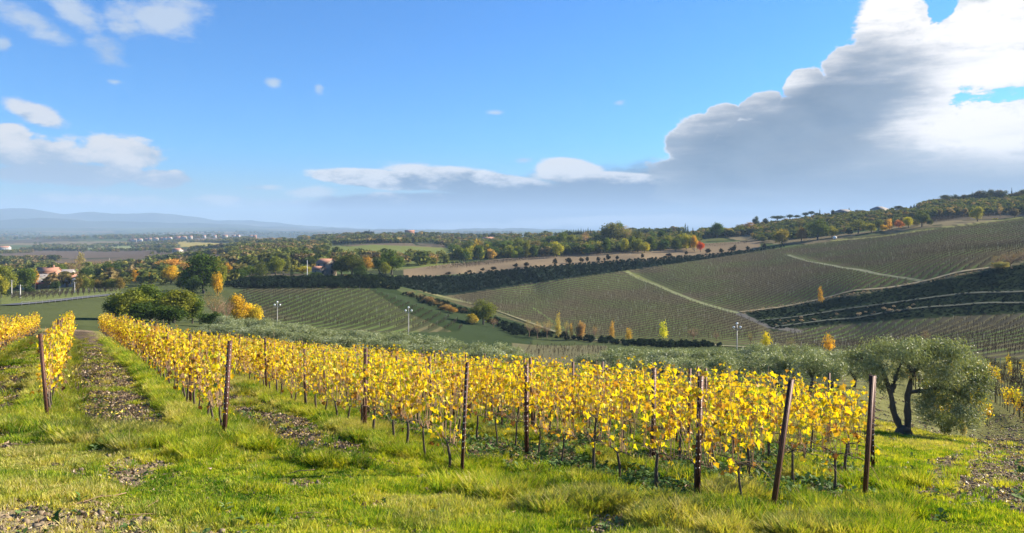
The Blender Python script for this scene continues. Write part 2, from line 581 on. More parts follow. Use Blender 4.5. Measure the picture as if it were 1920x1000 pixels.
def simple(name, c, rough=0.8, var=0.25, scale=6.0, metal=0.0, bump=0.0, spec=0.3):
    m, q = material(name)
    tcn = q.n('ShaderNodeTexCoord').outputs['Object']
    nn = q.noise(tcn, scale, 5, .6)
    k = q.add(1 - var, q.mul(nn, 2 * var))
    cc = q.mix(1.0, c, (1, 1, 1), 'MULTIPLY')
    hv = q.n('ShaderNodeHueSaturation')
    q.put(hv.inputs['Color'], cc)
    q.put(hv.inputs['Value'], k)
    b = q.n('ShaderNodeBsdfPrincipled')
    q.put(b.inputs['Base Color'], hv.outputs[0])
    b.inputs['Roughness'].default_value = rough
    b.inputs['Metallic'].default_value = metal
    b.inputs['Specular IOR Level'].default_value = spec
    if bump:
        bp = q.n('ShaderNodeBump')
        bp.inputs['Strength'].default_value = bump
        bp.inputs['Distance'].default_value = 0.02
        q.put(bp.inputs['Height'], nn)
        q.t.links.new(bp.outputs[0], b.inputs['Normal'])
    finish(q, b.outputs[0])
    return m


def leafy(q, colr, trans=0.4, tint=(1.0, 1.0, 0.6), gloss=0.05):
    d = q.n('ShaderNodeBsdfDiffuse')
    q.put(d.inputs[0], colr)
    t = q.n('ShaderNodeBsdfTranslucent')
    q.put(t.inputs[0], q.mix(1.0, colr, tint, 'MULTIPLY'))
    mx = q.n('ShaderNodeMixShader')
    mx.inputs[0].default_value = trans
    q.t.links.new(d.outputs[0], mx.inputs[1])
    q.t.links.new(t.outputs[0], mx.inputs[2])
    if gloss <= 0:
        return mx.outputs[0]
    gl = q.n('ShaderNodeBsdfGlossy')
    gl.inputs['Roughness'].default_value = 0.45
    gl.inputs[0].default_value = (1, 1, 1, 1)
    m2 = q.n('ShaderNodeMixShader')
    m2.inputs[0].default_value = gloss
    q.t.links.new(mx.outputs[0], m2.inputs[1])
    q.t.links.new(gl.outputs[0], m2.inputs[2])
    return m2.outputs[0]


# vine leaves: brown, ochre, gold, yellow, a little green
M_vine, q = material('autumn_vine_leaf')
lv = attr(q, 'leafv')
rnd = q.n('ShaderNodeObjectInfo').outputs['Random']
pv = q.noise(pos(q), .35, 3, .5)
sxv = q.n('ShaderNodeSeparateXYZ')
q.put(sxv.inputs[0], pos(q))
f = q.add(q.add(q.add(lv, .06), q.mul(q.sub(rnd, 0.5), 0.14)), q.sub(q.mul(q.sub(pv, .5), .45), q.mul(q.ss(sxv.outputs[0], -2, -26), .13)))
c = q.ramp(f, [(0.0, (.16, .075, .03)), (0.12, (.34, .17, .05)), (0.27, (.60, .31, .045)), (0.5, (.80, .56, .020)),
               (0.70, (.90, .74, .018)), (0.93, (.70, .64, .03)), (1.0, (.26, .36, .05))])
sp = q.noise(pos(q), 55, 2, .5)
c = q.mix(q.mul(q.ss(sp, .56, .68), .5), c, (.42, .20, .04))
finish(q, leafy(q, c, 0.45, (1.0, .95, .4), .015))

M_treeleaf, q = material('tree_leaf')
lv = attr(q, 'leafv')
oc = q.n('ShaderNodeObjectInfo')
c = q.mix(1.0, oc.outputs['Color'], q.ramp(lv, [(0, (.70, .76, .72)), (.5, (1.35, 1.35, 1.25)), (.85, (2.0, 1.85, 1.3)), (1, (2.5, 2.1, 1.1))]), 'MULTIPLY')
finish(q, leafy(q, c, 0.38, (1.0, 1.0, .55), .0))

M_olive, q = material('olive_leaf')
lv = attr(q, 'leafv')
c = q.ramp(lv, [(0, (.13, .16, .07)), (.5, (.26, .30, .13)), (.8, (.42, .46, .27)), (1, (.72, .74, .60))])
finish(q, leafy(q, c, 0.28, (1.0, 1.0, .4), .04))

M_bark = simple('bark', (.09, .075, .06), .9, .4, 14, bump=.5)
M_oliveb = simple('olive_bark', (.085, .078, .065), .9, .45, 9, bump=.7)
M_vinebark = simple('vine_bark', (.10, .075, .055), .95, .45, 40, bump=.5)
M_cane = simple('vine_cane', (.30, .19, .11), .7, .35, 25)
M_rust = simple('rusty_steel', (.088, .040, .028), .62, .45, 18, metal=.35, bump=.2)
M_hole = simple('zinc_notch', (.52, .47, .42), .5, .2, 30, metal=.3)
M_wire = simple('galvanised_wire', (.36, .35, .34), .45, .15, 10, metal=.8)
M_concrete = simple('pale_concrete', (.55, .52, .47), .85, .15, 3)
M_fence = simple('weathered_rail', (.19, .19, .185), .6, .2, 4)
M_white = simple('white_paint', (.78, .77, .74), .5, .06, 5)
M_globe = simple('opal_globe', (.86, .86, .84), .25, .03, 5, spec=.5)
M_greypole = simple('grey_pole', (.27, .26, .25), .5, .15, 8, metal=.4)
M_asphalt = simple('asphalt', (.085, .085, .09), .9, .2, 3)
M_stone = simple('rough_stone', (.30, .24, .18), .9, .35, 1.6, bump=.5)
M_plaster = simple('salmon_plaster', (.34, .18, .12), .9, .15, 1.2)
M_cream = simple('cream_plaster', (.42, .38, .31), .9, .12, 1.2)
M_palewall = simple('white_plaster', (.40, .39, .37), .9, .08, 1.2)
M_tile = simple('terracotta_tiles', (.34, .17, .11), .85, .3, 4, bump=.3)
M_greyroof = simple('grey_roof', (.20, .18, .17), .85, .25, 3)
M_glass = simple('window_glass', (.04, .05, .06), .15, .1, 3, spec=.6)
M_shutter = simple('window_frame_paint', (.16, .12, .09), .7, .15, 3)
M_awning = simple('red_awning', (.45, .09, .06), .8, .15, 3)
M_bluesheet = simple('blue_grey_sheet', (.28, .33, .42), .6, .15, 3)
M_clod, q = material('soil_clod')
rnd = q.n('ShaderNodeObjectInfo').outputs['Random']
nn = q.noise(q.n('ShaderNodeTexCoord').outputs['Object'], 6, 4, .6)
c = q.mix(nn, q.ramp(rnd, [(0, (.17, .125, .08)), (.6, (.23, .175, .115)), (1, (.31, .245, .165))]), (.21, .16, .105))
d = q.n('ShaderNodeBsdfDiffuse')
q.put(d.inputs[0], c)
finish(q, d.outputs[0])

M_litter, q = material('dry_leaf')
rnd = q.n('ShaderNodeObjectInfo').outputs['Random']
c = q.ramp(rnd, [(0, (.16, .10, .06)), (.4, (.26, .18, .105)), (.75, (.36, .27, .16)), (.84, (.42, .33, .20)), (.90, (.68, .50, .05)), (1, (.74, .56, .05))])
finish(q, leafy(q, c, .15, (1, 1, .7), .04))

M_weed, q = material('weed_leaf')
rnd = q.n('ShaderNodeObjectInfo').outputs['Random']
c = q.ramp(rnd, [(0, (.06, .12, .03)), (.6, (.12, .20, .05)), (1, (.22, .30, .10))])
finish(q, leafy(q, c, .3, (.9, 1, .4), .01))

# grass: colour patches of the sward itself (green, yellow green, straw)
M_grass, q = material('grass_blades')
rnd = q.n('ShaderNodeObjectInfo').outputs['Random']
dry = attr(q, 'dry', typ='INSTANCER')
tip = attr(q, 'tip')
pn = q.noise(pos(q), 0.75, 6, .68)
c = q.ramp(q.add(q.mul(pn, .75), q.mul(rnd, .25)), [(.34, (.055, .135, .018)), (.43, (.15, .27, .025)), (.51, (.34, .43, .035)), (.60, (.55, .55, .05)), (.72, (.66, .55, .14))])
c = q.mix(q.m('MULTIPLY', dry, .85), c, q.ramp(rnd, [(0, (.44, .38, .12)), (.5, (.62, .50, .20)), (1, (.72, .60, .34))]))
blv = attr(q, 'leafv')
c = q.mix(q.ss(blv, .90, .96), c, (.50, .40, .13))
finish(q, leafy(q, c, .45, (1.0, 1.0, .25), .0))

# the ground itself
M_ground, q = material('ground')
p = pos(q)
gc = attr(q, 'gcol', 'Color')
rows1 = attr(q, 'rows')
rows2 = attr(q, 'rows_two')
nearm = attr(q, 'near')
nb = q.noise(p, .045, 5, .6)
nc = q.noise(p, .5, 5, .62)
nd_ = q.noise(p, 6.0, 6, .7)
val = q.add(.62, q.add(q.mul(nb, .28), q.add(q.mul(nc, .22), q.mul(nd_, .26))))
hv = q.n('ShaderNodeHueSaturation')
q.put(hv.inputs['Color'], gc)
q.put(hv.inputs['Value'], val)
c = hv.outputs[0]
sp = q.n('ShaderNodeSeparateXYZ')
q.put(sp.inputs[0], p)


def stripes(dx, dy, spacing, wob=0.0):
    w = q.add(q.mul(sp.outputs[0], dx / spacing), q.mul(sp.outputs[1], dy / spacing))
    s = q.m('SINE', q.mul(w, 2 * math.pi))
    return q.ss(s, -.1, .7)


s1 = q.mul(stripes(.682, -.7314, 3.0), rows1)
s2 = q.mul(stripes(.9994, -.0349, 3.0), rows2)
gr = q.noise(p, .03, 3, .5)
strip = q.mix(q.ss(gr, .40, .58), (.130, .115, .060), (.105, .145, .042))
c = q.mix(q.mul(q.add(s1, s2), .85), c, strip)
cl = q.noise(p, 14.0, 6, .75)
c = q.mix(q.mul(nearm, q.ss(cl, .50, .30)), c, (.055, .042, .03))
b = q.n('ShaderNodeBsdfDiffuse')
q.put(b.inputs[0], c)
bp = q.n('ShaderNodeBump')
bp.inputs['Strength'].default_value = .8
q.put(bp.inputs['Distance'], q.add(q.mul(nearm, -.35), .45))
q.put(bp.inputs['Height'], q.add(q.mul(nearm, q.mul(cl, 1.0)), q.mul(q.sub(1.0, nearm), nc)))
q.t.links.new(bp.outputs[0], b.inputs['Normal'])
finish(q, b.outputs[0])

# ------------------------------------------------------------------ the land as one sheet
th_in = np.linspace(-.70, .70, 560)
th_out = np.concatenate([np.linspace(.70, 2 * math.pi - .70, 110)[1:-1]])
TH = np.concatenate([th_in, th_out])
RR = np.concatenate([[.6, 1.5, 2.6], np.exp(np.arange(math.log(3.6), math.log(60), .0115)), np.exp(np.arange(math.log(60), math.log(185), .0152)), np.exp(np.arange(math.log(185), math.log(520), .0075)), np.exp(np.arange(math.log(520), math.log(9300), .0165))])
nt, nr = len(TH), len(RR)
gx = (RR[:, None] * np.sin(TH)[None])
gy = (RR[:, None] * np.cos(TH)[None])
z = ground_z(gx, gy)
near_cells = (RR < 60)
soil = np.zeros_like(z)
tall = np.zeros_like(z)
dryz = np.zeros_like(z)
s_, t_, d_, ins_, fr_ = zones(gx[near_cells], gy[near_cells])
soil[near_cells], tall[near_cells], dryz[near_cells] = s_, t_, d_
fade = np.clip(1 - RR / 55, 0, 1)[:, None]
z = z + soil * fbm(gx / .16, gy / .16, 3, .6) * .16 * fade + tall * fbm(gx / .5, gy / .5, 2) * .05 * fade
# colours of fields as the land lies in them, some darkened to stand for shade
CP = np.zeros((nr, nt, 3))
Dp = np.maximum(gy, 1e-3)
PX = 960 + F * gx / Dp
PY = 430 - F * z / Dp
front_of = gy > 1
seed = np.random.default_rng(11)
fields = np.array([(.085, .10, .04), (.13, .10, .065), (.17, .14, .08), (.05, .06, .03), (.09, .12, .045), (.11, .09, .06), (.12, .13, .05)])
ns = 520
sxy = np.c_[seed.uniform(-.9, .9, ns) * 3.2, seed.uniform(math.log(280), math.log(9000), ns) * 3.6]
fc = fields[seed.integers(0, len(fields), ns)] * seed.uniform(.8, 1.2, (ns, 1))
CP[:] = (.07, .085, .035)
rsel = np.where(RR > 300)[0]
for r in rsel:
    tt = np.where(TH > math.pi, TH - 2 * math.pi, TH) * 3.2
    wob = fbm(gx[r] / 60, gy[r] / 60, 2) * .12
    dd = (tt[:, None] - sxy[None, :, 0]) ** 2 + (math.log(RR[r]) * 3.6 + wob[:, None] - sxy[None, :, 1]) ** 2
    o = np.argsort(dd, axis=1)[:, :2] if False else np.argpartition(dd, 1, axis=1)[:, :2]
    i0 = np.where(dd[np.arange(nt), o[:, 0]] < dd[np.arange(nt), o[:, 1]], o[:, 0], o[:, 1])
    i1 = np.where(i0 == o[:, 0], o[:, 1], o[:, 0])
    edge = np.sqrt(dd[np.arange(nt), i1]) - np.sqrt(dd[np.arange(nt), i0])
    CP[r] = fc[i0]
    CP[r][edge < .018] = (.035, .045, .022)
ROWM = np.zeros((nr, nt))
ROWM2 = np.zeros((nr, nt))


def inpoly(poly, d0, d1):
    res = np.zeros((nr, nt), bool)
    P_ = np.array(poly, float)
    m = front_of & (gy > d0) & (gy < d1) & (PX > P_[:, 0].min()) & (PX < P_[:, 0].max()) & (PY > P_[:, 1].min()) & (PY < P_[:, 1].max())
    ii = np.nonzero(m)
    x_, y_ = PX[ii], PY[ii]
    c_ = np.zeros(len(x_), bool)
    for (x1, y1), (x2, y2) in zip(P_, np.roll(P_, -1, 0)):
        k = ((y1 > y_) != (y2 > y_)) & (x_ < (x2 - x1) * (y_ - y1) / ((y2 - y1) if y2 != y1 else 1e-9) + x1)
        c_ ^= k
    res[ii] = c_
    return res


def paint(poly, d0, d1, c, rows=0, rows2=0):
    k = inpoly(poly, d0, d1)
    CP[k] = c
    ROWM[k] = rows
    ROWM2[k] = rows2


def ribbon(line, w, d0, d1, c, noisy=.0):
    best = np.full((nr, nt), 1e9)
    m = front_of & (gy > d0) & (gy < d1)
    x_, y_ = PX[m], PY[m]
    bb = np.full(len(x_), 1e9)
    for (x1, y1), (x2, y2) in zip(line[:-1], line[1:]):
        L = (x2 - x1) ** 2 + (y2 - y1) ** 2
        k = np.clip(((x_ - x1) * (x2 - x1) + (y_ - y1) * (y2 - y1)) / L, 0, 1)
        bb = np.minimum(bb, np.hypot(x_ - x1 - k * (x2 - x1), (y_ - y1 - k * (y2 - y1)) * 1.5))
    best[m] = bb
    k = best < w * (1 + noisy * fbm(gx / 5, gy / 5, 2))
    CP[k] = c
    ROWM[k] = 0
    ROWM2[k] = 0


paint([(-500, 470), (600, 470), (600, 700), (-500, 700)], 100, 320, (.085, .10, .04))
paint([(0, 540), (225, 538), (225, 556), (0, 572)], 190, 420, (.15, .17, .055))
paint([(0, 500), (100, 500), (110, 512), (0, 512)], 400, 900, (.12, .20, .07))
paint([(70, 503), (200, 490), (430, 488), (430, 505), (110, 520)], 350, 1200, (.16, .11, .075))
paint([(0, 472), (400, 468), (420, 480), (0, 486)], 600, 1900, (.125, .095, .07))
paint([(80, 461), (250, 461), (250, 467), (80, 468)], 900, 2400, (.22, .24, .10))
paint([(330, 452), (440, 458), (440, 464), (340, 463)], 900, 2600, (.36, .29, .09))
paint([(560, 468), (640, 463), (700, 459), (860, 466), (860, 500), (700, 505), (600, 497), (560, 485)], 380, 1000, (.15, .17, .05))
paint([(630, 445), (760, 443), (760, 453), (640, 454)], 750, 1700, (.34, .25, .07))
paint([(455, 541), (640, 535), (700, 541), (780, 572), (875, 602), (890, 632), (600, 618), (430, 605), (425, 566)], 160, 330, (.055, .06, .03), 0, 1)
paint([(430, 520), (700, 515), (770, 560), (880, 600), (890, 640), (760, 585), (690, 541), (455, 541)], 180, 340, (.03, .045, .018))  # shade on the slope by the hedge, put into a dark green
paint([(690, 541), (760, 556), (850, 562), (985, 608), (1000, 640), (1000, 668), (900, 668), (780, 640), (700, 625), (860, 622), (868, 602), (775, 572)], 120, 330, (.038, .055, .024))  # shaded slope, its shade painted as dark green
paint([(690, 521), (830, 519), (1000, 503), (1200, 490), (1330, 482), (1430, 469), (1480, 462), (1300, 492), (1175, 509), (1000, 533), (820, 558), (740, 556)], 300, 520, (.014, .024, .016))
paint([(755, 521), (845, 516), (1000, 502), (1200, 489), (1330, 481), (1425, 468), (1425, 450), (1200, 464), (1000, 480), (850, 494), (755, 506)], 340, 620, (.22, .165, .10))
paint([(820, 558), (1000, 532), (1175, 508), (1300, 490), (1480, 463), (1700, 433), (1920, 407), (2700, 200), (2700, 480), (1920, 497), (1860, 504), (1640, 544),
       (1388, 584), (1440, 612), (1500, 640), (1420, 650), (1240, 642), (1100, 642), (1000, 612), (900, 584)], 185, 900, (.083, .069, .040), 1)  # soil kept dark to stand in for a cloud's shadow
paint([(1388, 587), (1640, 547), (1860, 506), (2400, 400), (2400, 600), (1920, 588), (1700, 599), (1560, 611), (1450, 622)], 180, 275, (.024, .035, .016))  # terraces in shadow, so their green is painted very dark
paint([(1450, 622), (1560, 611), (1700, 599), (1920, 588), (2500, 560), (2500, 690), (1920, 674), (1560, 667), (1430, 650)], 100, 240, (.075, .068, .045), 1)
paint([(960, 640), (1140, 640), (1140, 690), (960, 680)], 60, 190, (.13, .12, .065))
paint([(1560, 668), (2500, 690), (2500, 900), (1560, 820)], 32, 110, (.15, .15, .06), 0, 0)
for ln, w, c_ in (([(1175, 509), (1230, 533), (1300, 564), (1385, 588)], 2.8, (.17, .18, .06)),
                  ([(1480, 478), (1560, 498), (1640, 514), (1730, 528)], 2.6, (.12, .13, .05)),
                  ([(1000, 578), (1040, 605), (1080, 630)], 1.6, (.15, .19, .06)),
                  ([(785, 545), (880, 568), (985, 603), (1060, 630)], 2.0, (.17, .17, .075)),
                  ([(1060, 633), (1150, 641), (1300, 645), (1400, 652), (1560, 660)], 3.0, (.27, .24, .12)),
                  ([(1385, 588), (1500, 571), (1640, 545), (1740, 528), (1860, 503), (1930, 490)], 2.0, (.24, .20, .10)),
                  ([(1385, 588), (1440, 612), (1500, 622)], 5.0, (.14, .13, .11)),
                  ([(1420, 600), (1560, 580), (1700, 562), (1900, 545)], 1.5, (.06, .08, .03)),
                  ([(1450, 612), (1560, 597), (1700, 580), (1900, 565)], 1.5, (.06, .08, .03)),
                  ([(1560, 452), (1650, 444), (1760, 428), (1920, 407)], 1.4, (.22, .22, .08))):
    ribbon(ln, w, 185, 900, c_, .5)
# near ground: soil, green, straw
w = (RR < 118)[:, None] * np.ones_like(z)
uu, tt_ = ut(gx, gy)
isnear = (w > 0) & (((uu < 20) & (tt_ < 100)) | (np.hypot(gx, gy) < 31))
s2_, t2_, d2_, i2_, f2_ = zones(gx[isnear], gy[isnear])
mixn = fbm(gx[isnear] / .5, gy[isnear] / .5, 3)
gcn = np.stack([.19 + .22 * d2_, .19 + .15 * d2_, .055 + .09 * d2_], -1) * (1 + mixn[:, None] * .5)
soilc = (np.array([.22, .165, .11]) + np.array([.10, .085, .05]) * d2_[:, None] * (1 - i2_[:, None])) * (1 + mixn[:, None] * .9)
ss_ = s2_[:, None]
CP[isnear] = gcn * (1 - ss_) + soilc * ss_
soil[isnear] = s2_
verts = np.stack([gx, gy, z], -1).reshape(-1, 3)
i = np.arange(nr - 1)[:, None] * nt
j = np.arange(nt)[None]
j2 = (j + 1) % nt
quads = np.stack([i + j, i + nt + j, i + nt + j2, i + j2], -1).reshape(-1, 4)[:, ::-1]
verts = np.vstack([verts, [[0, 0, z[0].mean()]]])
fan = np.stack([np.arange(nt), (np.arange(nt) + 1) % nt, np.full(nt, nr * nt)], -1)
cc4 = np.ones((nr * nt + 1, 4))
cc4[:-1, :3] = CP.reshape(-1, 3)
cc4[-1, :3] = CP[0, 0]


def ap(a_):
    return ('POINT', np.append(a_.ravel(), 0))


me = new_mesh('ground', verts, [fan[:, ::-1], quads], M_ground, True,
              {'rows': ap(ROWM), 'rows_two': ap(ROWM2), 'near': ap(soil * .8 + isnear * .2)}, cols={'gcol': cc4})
# make sure the normals look up
nrm = np.zeros(3)
me.update()
if me.polygons[len(me.polygons) // 2].normal.z < 0:
    me.flip_normals()
link('ground', me, kind='structure')

# ------------------------------------------------------------------ blue mountains far beyond the plain
M_mount, q = material('mountain_slopes')
nn = q.noise(pos(q), .0012, 6, .6)
c = q.ramp(nn, [(.3, (.035, .05, .03)), (.55, (.07, .08, .045)), (.75, (.13, .12, .08))])
d = q.n('ShaderNodeBsdfDiffuse')
q.put(d.inputs[0], c)
finish(q, d.outputs[0])


def ridge(name, dist, pts, depth, seedk):
    th = np.linspace(-1.05, 1.05, 420)
    px = 960 + F * np.tan(np.clip(th, -.95, .95))
    top = np.interp(px, [a for a, _ in pts], [b_ for _, b_ in pts])
    xs, rs = [], np.linspace(0, 1, 26)
    V_ = []
    for k in rs:
        R = dist + depth * (k - .5) * 2
        prof = math.sin(math.pi * min(max(k, 0), 1)) ** 1.1
        x_, y_ = R * np.sin(th), R * np.cos(th)
        hh = (430 - top) / F * dist * np.cos(th)
        zz = -60 + (hh + 60) * prof * (1 + .10 * fbm(x_ / 500 + seedk, y_ / 500, 4) * (1 if k != .5 else 0))
        zz = zz + (fbm(x_ / 260, y_ / 260 + seedk, 3) * dist * .006) * prof
        V_.append(np.stack([x_, y_, zz], -1))
    V_ = np.array(V_)
    n_, m_ = V_.shape[:2]
    a_ = np.arange(n_ - 1)[:, None] * m_
    b_ = np.arange(m_ - 1)[None]
    fq = np.stack([a_ + b_, a_ + b_ + 1, a_ + m_ + b_ + 1, a_ + m_ + b_], -1).reshape(-1, 4)
    link(name, new_mesh(name, V_.reshape(-1, 3), fq, M_mount, True), kind='structure')


ridge('mountains', 11500, [(-700, 385), (0, 393), (60, 394), (120, 401), (180, 399), (215, 402), (240, 402), (300, 400), (345, 404), (400, 413), (470, 415), (540, 420), (640, 428), (760, 434), (900, 436), (2600, 436)], 1500, 3)
ridge('hills', 9000, [(-700, 416), (0, 412), (120, 412), (240, 418), (350, 419), (480, 424), (640, 430), (800, 432), (900, 428), (980, 430), (1080, 433), (1300, 436), (2600, 436)], 900, 9)

# ------------------------------------------------------------------ scattering for what nobody could count
def scatter(name, sources, px_, rot, scl, idx, kind='stuff', extra=None, label=None, category=None, group=None):
    src = bpy.data.collections.new(name + '_pieces')
    for k, mm in enumerate(sources):
        o = bpy.data.objects.new('%s_piece_%02d' % (name, k), mm)
        src.objects.link(o)
    n_ = len(px_)
    me_ = bpy.data.meshes.new(name)
    me_.vertices.add(n_)
    me_.vertices.foreach_set('co', np.asarray(px_, np.float32).ravel())
    a_ = me_.attributes.new('rot', 'FLOAT_VECTOR', 'POINT')
    a_.data.foreach_set('vector', np.asarray(rot, np.float32).ravel())
    scl = np.asarray(scl, np.float32)
    if scl.ndim == 1:
        scl = np.repeat(scl[:, None], 3, 1)
    a_ = me_.attributes.new('scl', 'FLOAT_VECTOR', 'POINT')
    a_.data.foreach_set('vector', scl.ravel())
    a_ = me_.attributes.new('idx', 'INT', 'POINT')
    a_.data.foreach_set('value', np.asarray(idx, np.int32))
    for k, arr in (extra or {}).items():
        a_ = me_.attributes.new(k, 'FLOAT', 'POINT')
        a_.data.foreach_set('value', np.asarray(arr, np.float32))
    ng = bpy.data.node_groups.new(name, 'GeometryNodeTree')
    ng.interface.new_socket('Geometry', in_out='INPUT', socket_type='NodeSocketGeometry')
    ng.interface.new_socket('Geometry', in_out='OUTPUT', socket_type='NodeSocketGeometry')
    gi, go = ng.nodes.new('NodeGroupInput'), ng.nodes.new('NodeGroupOutput')
    ci = ng.nodes.new('GeometryNodeCollectionInfo')
    ci.inputs[0].default_value = src
    ci.inputs[1].default_value = True
    ci.inputs[2].default_value = True
    ip = ng.nodes.new('GeometryNodeInstanceOnPoints')
    ip.inputs['Pick Instance'].default_value = True

    def na(nm, typ):
        nd = ng.nodes.new('GeometryNodeInputNamedAttribute')
        nd.data_type = typ
        nd.inputs[0].default_value = nm
        return nd.outputs[0]
    L = ng.links.new
    L(gi.outputs[0], ip.inputs['Points'])
    L(ci.outputs[0], ip.inputs['Instance'])
    L(na('idx', 'INT'), ip.inputs['Instance Index'])
    e2r = ng.nodes.new('FunctionNodeEulerToRotation')
    L(na('rot', 'FLOAT_VECTOR'), e2r.inputs[0])
    L(e2r.outputs[0], ip.inputs['Rotation'])
    L(na('scl', 'FLOAT_VECTOR'), ip.inputs['Scale'])
    L(ip.outputs[0], go.inputs[0])
    o = link(name, me_, kind=kind, label=label, category=category, group=group)
    md = o.modifiers.new(name, 'NODES')
    md.node_group = ng
    return o


# ------------------------------------------------------------------ leaves and vines
ANG = np.radians([-72, -48, -20, 8, 32, 58, 90, 122, 148, 172, 200, 228, 252])
RAD = np.array([.52, .92, .62, 1.0, .66, .74, 1.12, .74, .66, 1.0, .62, .92, .52])


def leaf_shape(rng, size, simple_=False):
    """a lobed leaf lying in the xy plane, stalk at the origin, a little folded"""
    if simple_:
        a = np.radians([-60, 5, 50, 90, 130, 175, 240])
        r = np.array([.7, 1.0, .75, 1.12, .75, 1.0, .7])
    else:
        a, r = ANG, RAD
    r = r * rng.uniform(.85, 1.12, len(r)) * size * .5
    x_, y_ = r * np.cos(a), r * np.sin(a) + size * .32
    fold = rng.uniform(.15, .5)
    z_ = np.abs(x_) * fold - (y_ - size * .3) ** 2 / size * rng.uniform(.2, 1.0) + rng.normal(0, size * .03, len(r))
    v = np.vstack([[0, size * .22, 0], np.c_[x_, y_, z_]])
    n_ = len(a)
    f_ = np.stack([np.zeros(n_ - 1, int), np.arange(1, n_), np.arange(2, n_ + 1)], -1)
    f_ = np.vstack([f_, [[0, n_, 1]]])
    return v, f_


def leaf_rot(rng, sun_bias=.6):
    """hanging leaf: blade mostly upright, tip downwards, facing out to either side"""
    yaw = rng.choice([0, math.pi]) + rng.normal(0, .75)
    pitch = rng.normal(math.radians(62), .45)
    roll = rng.normal(0, .5)
    return Euler((0, 0, yaw)).to_matrix() @ Euler((pitch, 0, 0)).to_matrix() @ Euler((0, roll, math.pi + rng.normal(0, .4))).to_matrix()


LEAF_V = [.02, .13, .21, .3, .38, .45, .52, .58, .63, .68, .73, .78, .84, .9, .95, 1.0]
LEAF_MESH = []
for k, v_ in enumerate(LEAF_V):
    rr = np.random.default_rng(100 + k)
    lv_, lf_ = leaf_shape(rr, .104 * rr.uniform(.8, 1.25) * (0.8 if k < 2 else 1))
    LEAF_MESH.append(new_mesh('leaf', lv_, lf_, M_vine, False, {'leafv': ('FACE', np.full(len(lf_), v_))}))


def vine_skeleton(rng, dens=1.0):
    """trunk and canes; returns leaf places as (position, matrix, value, scale)"""
    tr = MB()
    lean = rng.normal(0, .03, 2)
    hgt = rng.uniform(.50, .66)
    zz = np.linspace(-.08, hgt, 8)
    pts = np.c_[lean[0] * zz + .018 * np.sin(zz * 9 + rng.uniform(0, 6)), lean[1] * zz + .015 * np.cos(zz * 8 + rng.uniform(0, 6)), zz]
    tr.tube(pts, np.linspace(.026, .018, 8) * rng.uniform(.8, 1.3) + rng.uniform(-.002, .004, 8), 6)
    head = pts[-1]
    for s in (-1, 1):
        a = np.array([head, head + [s * .12, 0, .05], head + [s * .30, rng.normal(0, .02), .06], head + [s * .44, rng.normal(0, .03), .03]])
        tr.tube(a, [.013, .009, .007, .005], 5)
    cn = MB()
    leaves = []
    for k in range(rng.integers(11, 15)):
        x0 = rng.uniform(-.42, .42)
        p0 = head + [x0 - head[0] * .5, rng.normal(0, .02), .04]
        up = rng.uniform(.80, 1.40)
        lx, ly = rng.normal(0, .22), rng.normal(0, .13)
        s_ = np.linspace(0, 1, 6)
        droop = rng.uniform(0, 1) ** 4 * .5
        pt = np.c_[p0[0] + lx * s_ ** 1.4 + rng.normal(0, .012, 6), p0[1] + ly * s_ + rng.normal(0, .012, 6), p0[2] + up * s_ - droop * s_ ** 3]
        cn.tube(pt, np.linspace(.0065, .003, 6), 3)
        nl = rng.integers(9, 15)
        for q_ in range(nl):
            w_ = rng.uniform(.12, 1.0) ** .85
            pp_ = np.array([np.interp(w_, s_, pt[:, a]) for a in range(3)])
            leaves.append((pp_ + rng.normal(0, [.06, .07, .05]), w_))
    for k in range(rng.integers(4, 8)):           # shoots that hang or lean out low
        x0 = rng.uniform(-.4, .4)
        s_ = np.linspace(0, 1, 5)
        sd = rng.choice([-1, 1])
        pt = np.c_[x0 + rng.normal(0, .25) * s_, sd * rng.uniform(.1, .35) * s_, head[2] + .03 + .25 * s_ - rng.uniform(.1, .6) * s_ ** 2]
        cn.tube(pt, np.linspace(.006, .003, 5), 3)
        for q_ in range(rng.integers(1, 6)):
            w_ = rng.uniform(.4, 1)
            pp_ = np.array([np.interp(w_, s_, pt[:, a]) for a in range(3)])
            leaves.append((pp_ + rng.normal(0, .04, 3), w_ * .4))
    out = []
    for pp_, w_ in leaves:
        if rng.random() < (.46 + w_ * .66) * dens:
            hgt_ = (pp_[2] - .6) / 1.3
            v = np.clip(rng.normal(.38 + .28 * min(max(hgt_, 0), 1), .27), 0.0, 1.0)
            out.append((pp_, leaf_rot(rng), v, rng.uniform(.55, 1.25)))
    return tr, cn, out


def leaves_mesh(name, lst, rng, simple_=False, size=.125, mat=M_vine):
    V_, F_, A_, n_ = [], [], [], 0
    for pp_, rot, v, s in lst:
        lv_, lf_ = leaf_shape(rng, size * s, simple_)
        V_.append(lv_ @ np.array(rot).T + pp_)
        F_.append(lf_ + n_)
        n_ += len(lv_)
        A_.append(np.full(len(lf_), v))
    return new_mesh(name, np.vstack(V_), np.vstack(F_), mat, False, {'leafv': ('FACE', np.concatenate(A_))})


VINES = []          # (trunk mesh, cane mesh, leaf mesh, leaf list)
for k in range(12):
    rr = np.random.default_rng(500 + k)
    tr, cn, lst = vine_skeleton(rr, [1.0, .7, .95, .8, 1.05, .6, 1.0, 1.1, .9, 1.1, 1.0, .9][k])
    VINES.append((tr.mesh('trunk', M_vinebark, True), cn.mesh('canes', M_cane), leaves_mesh('foliage', lst, rr, k >= 6,   .112 if k < 6 else .125), lst))

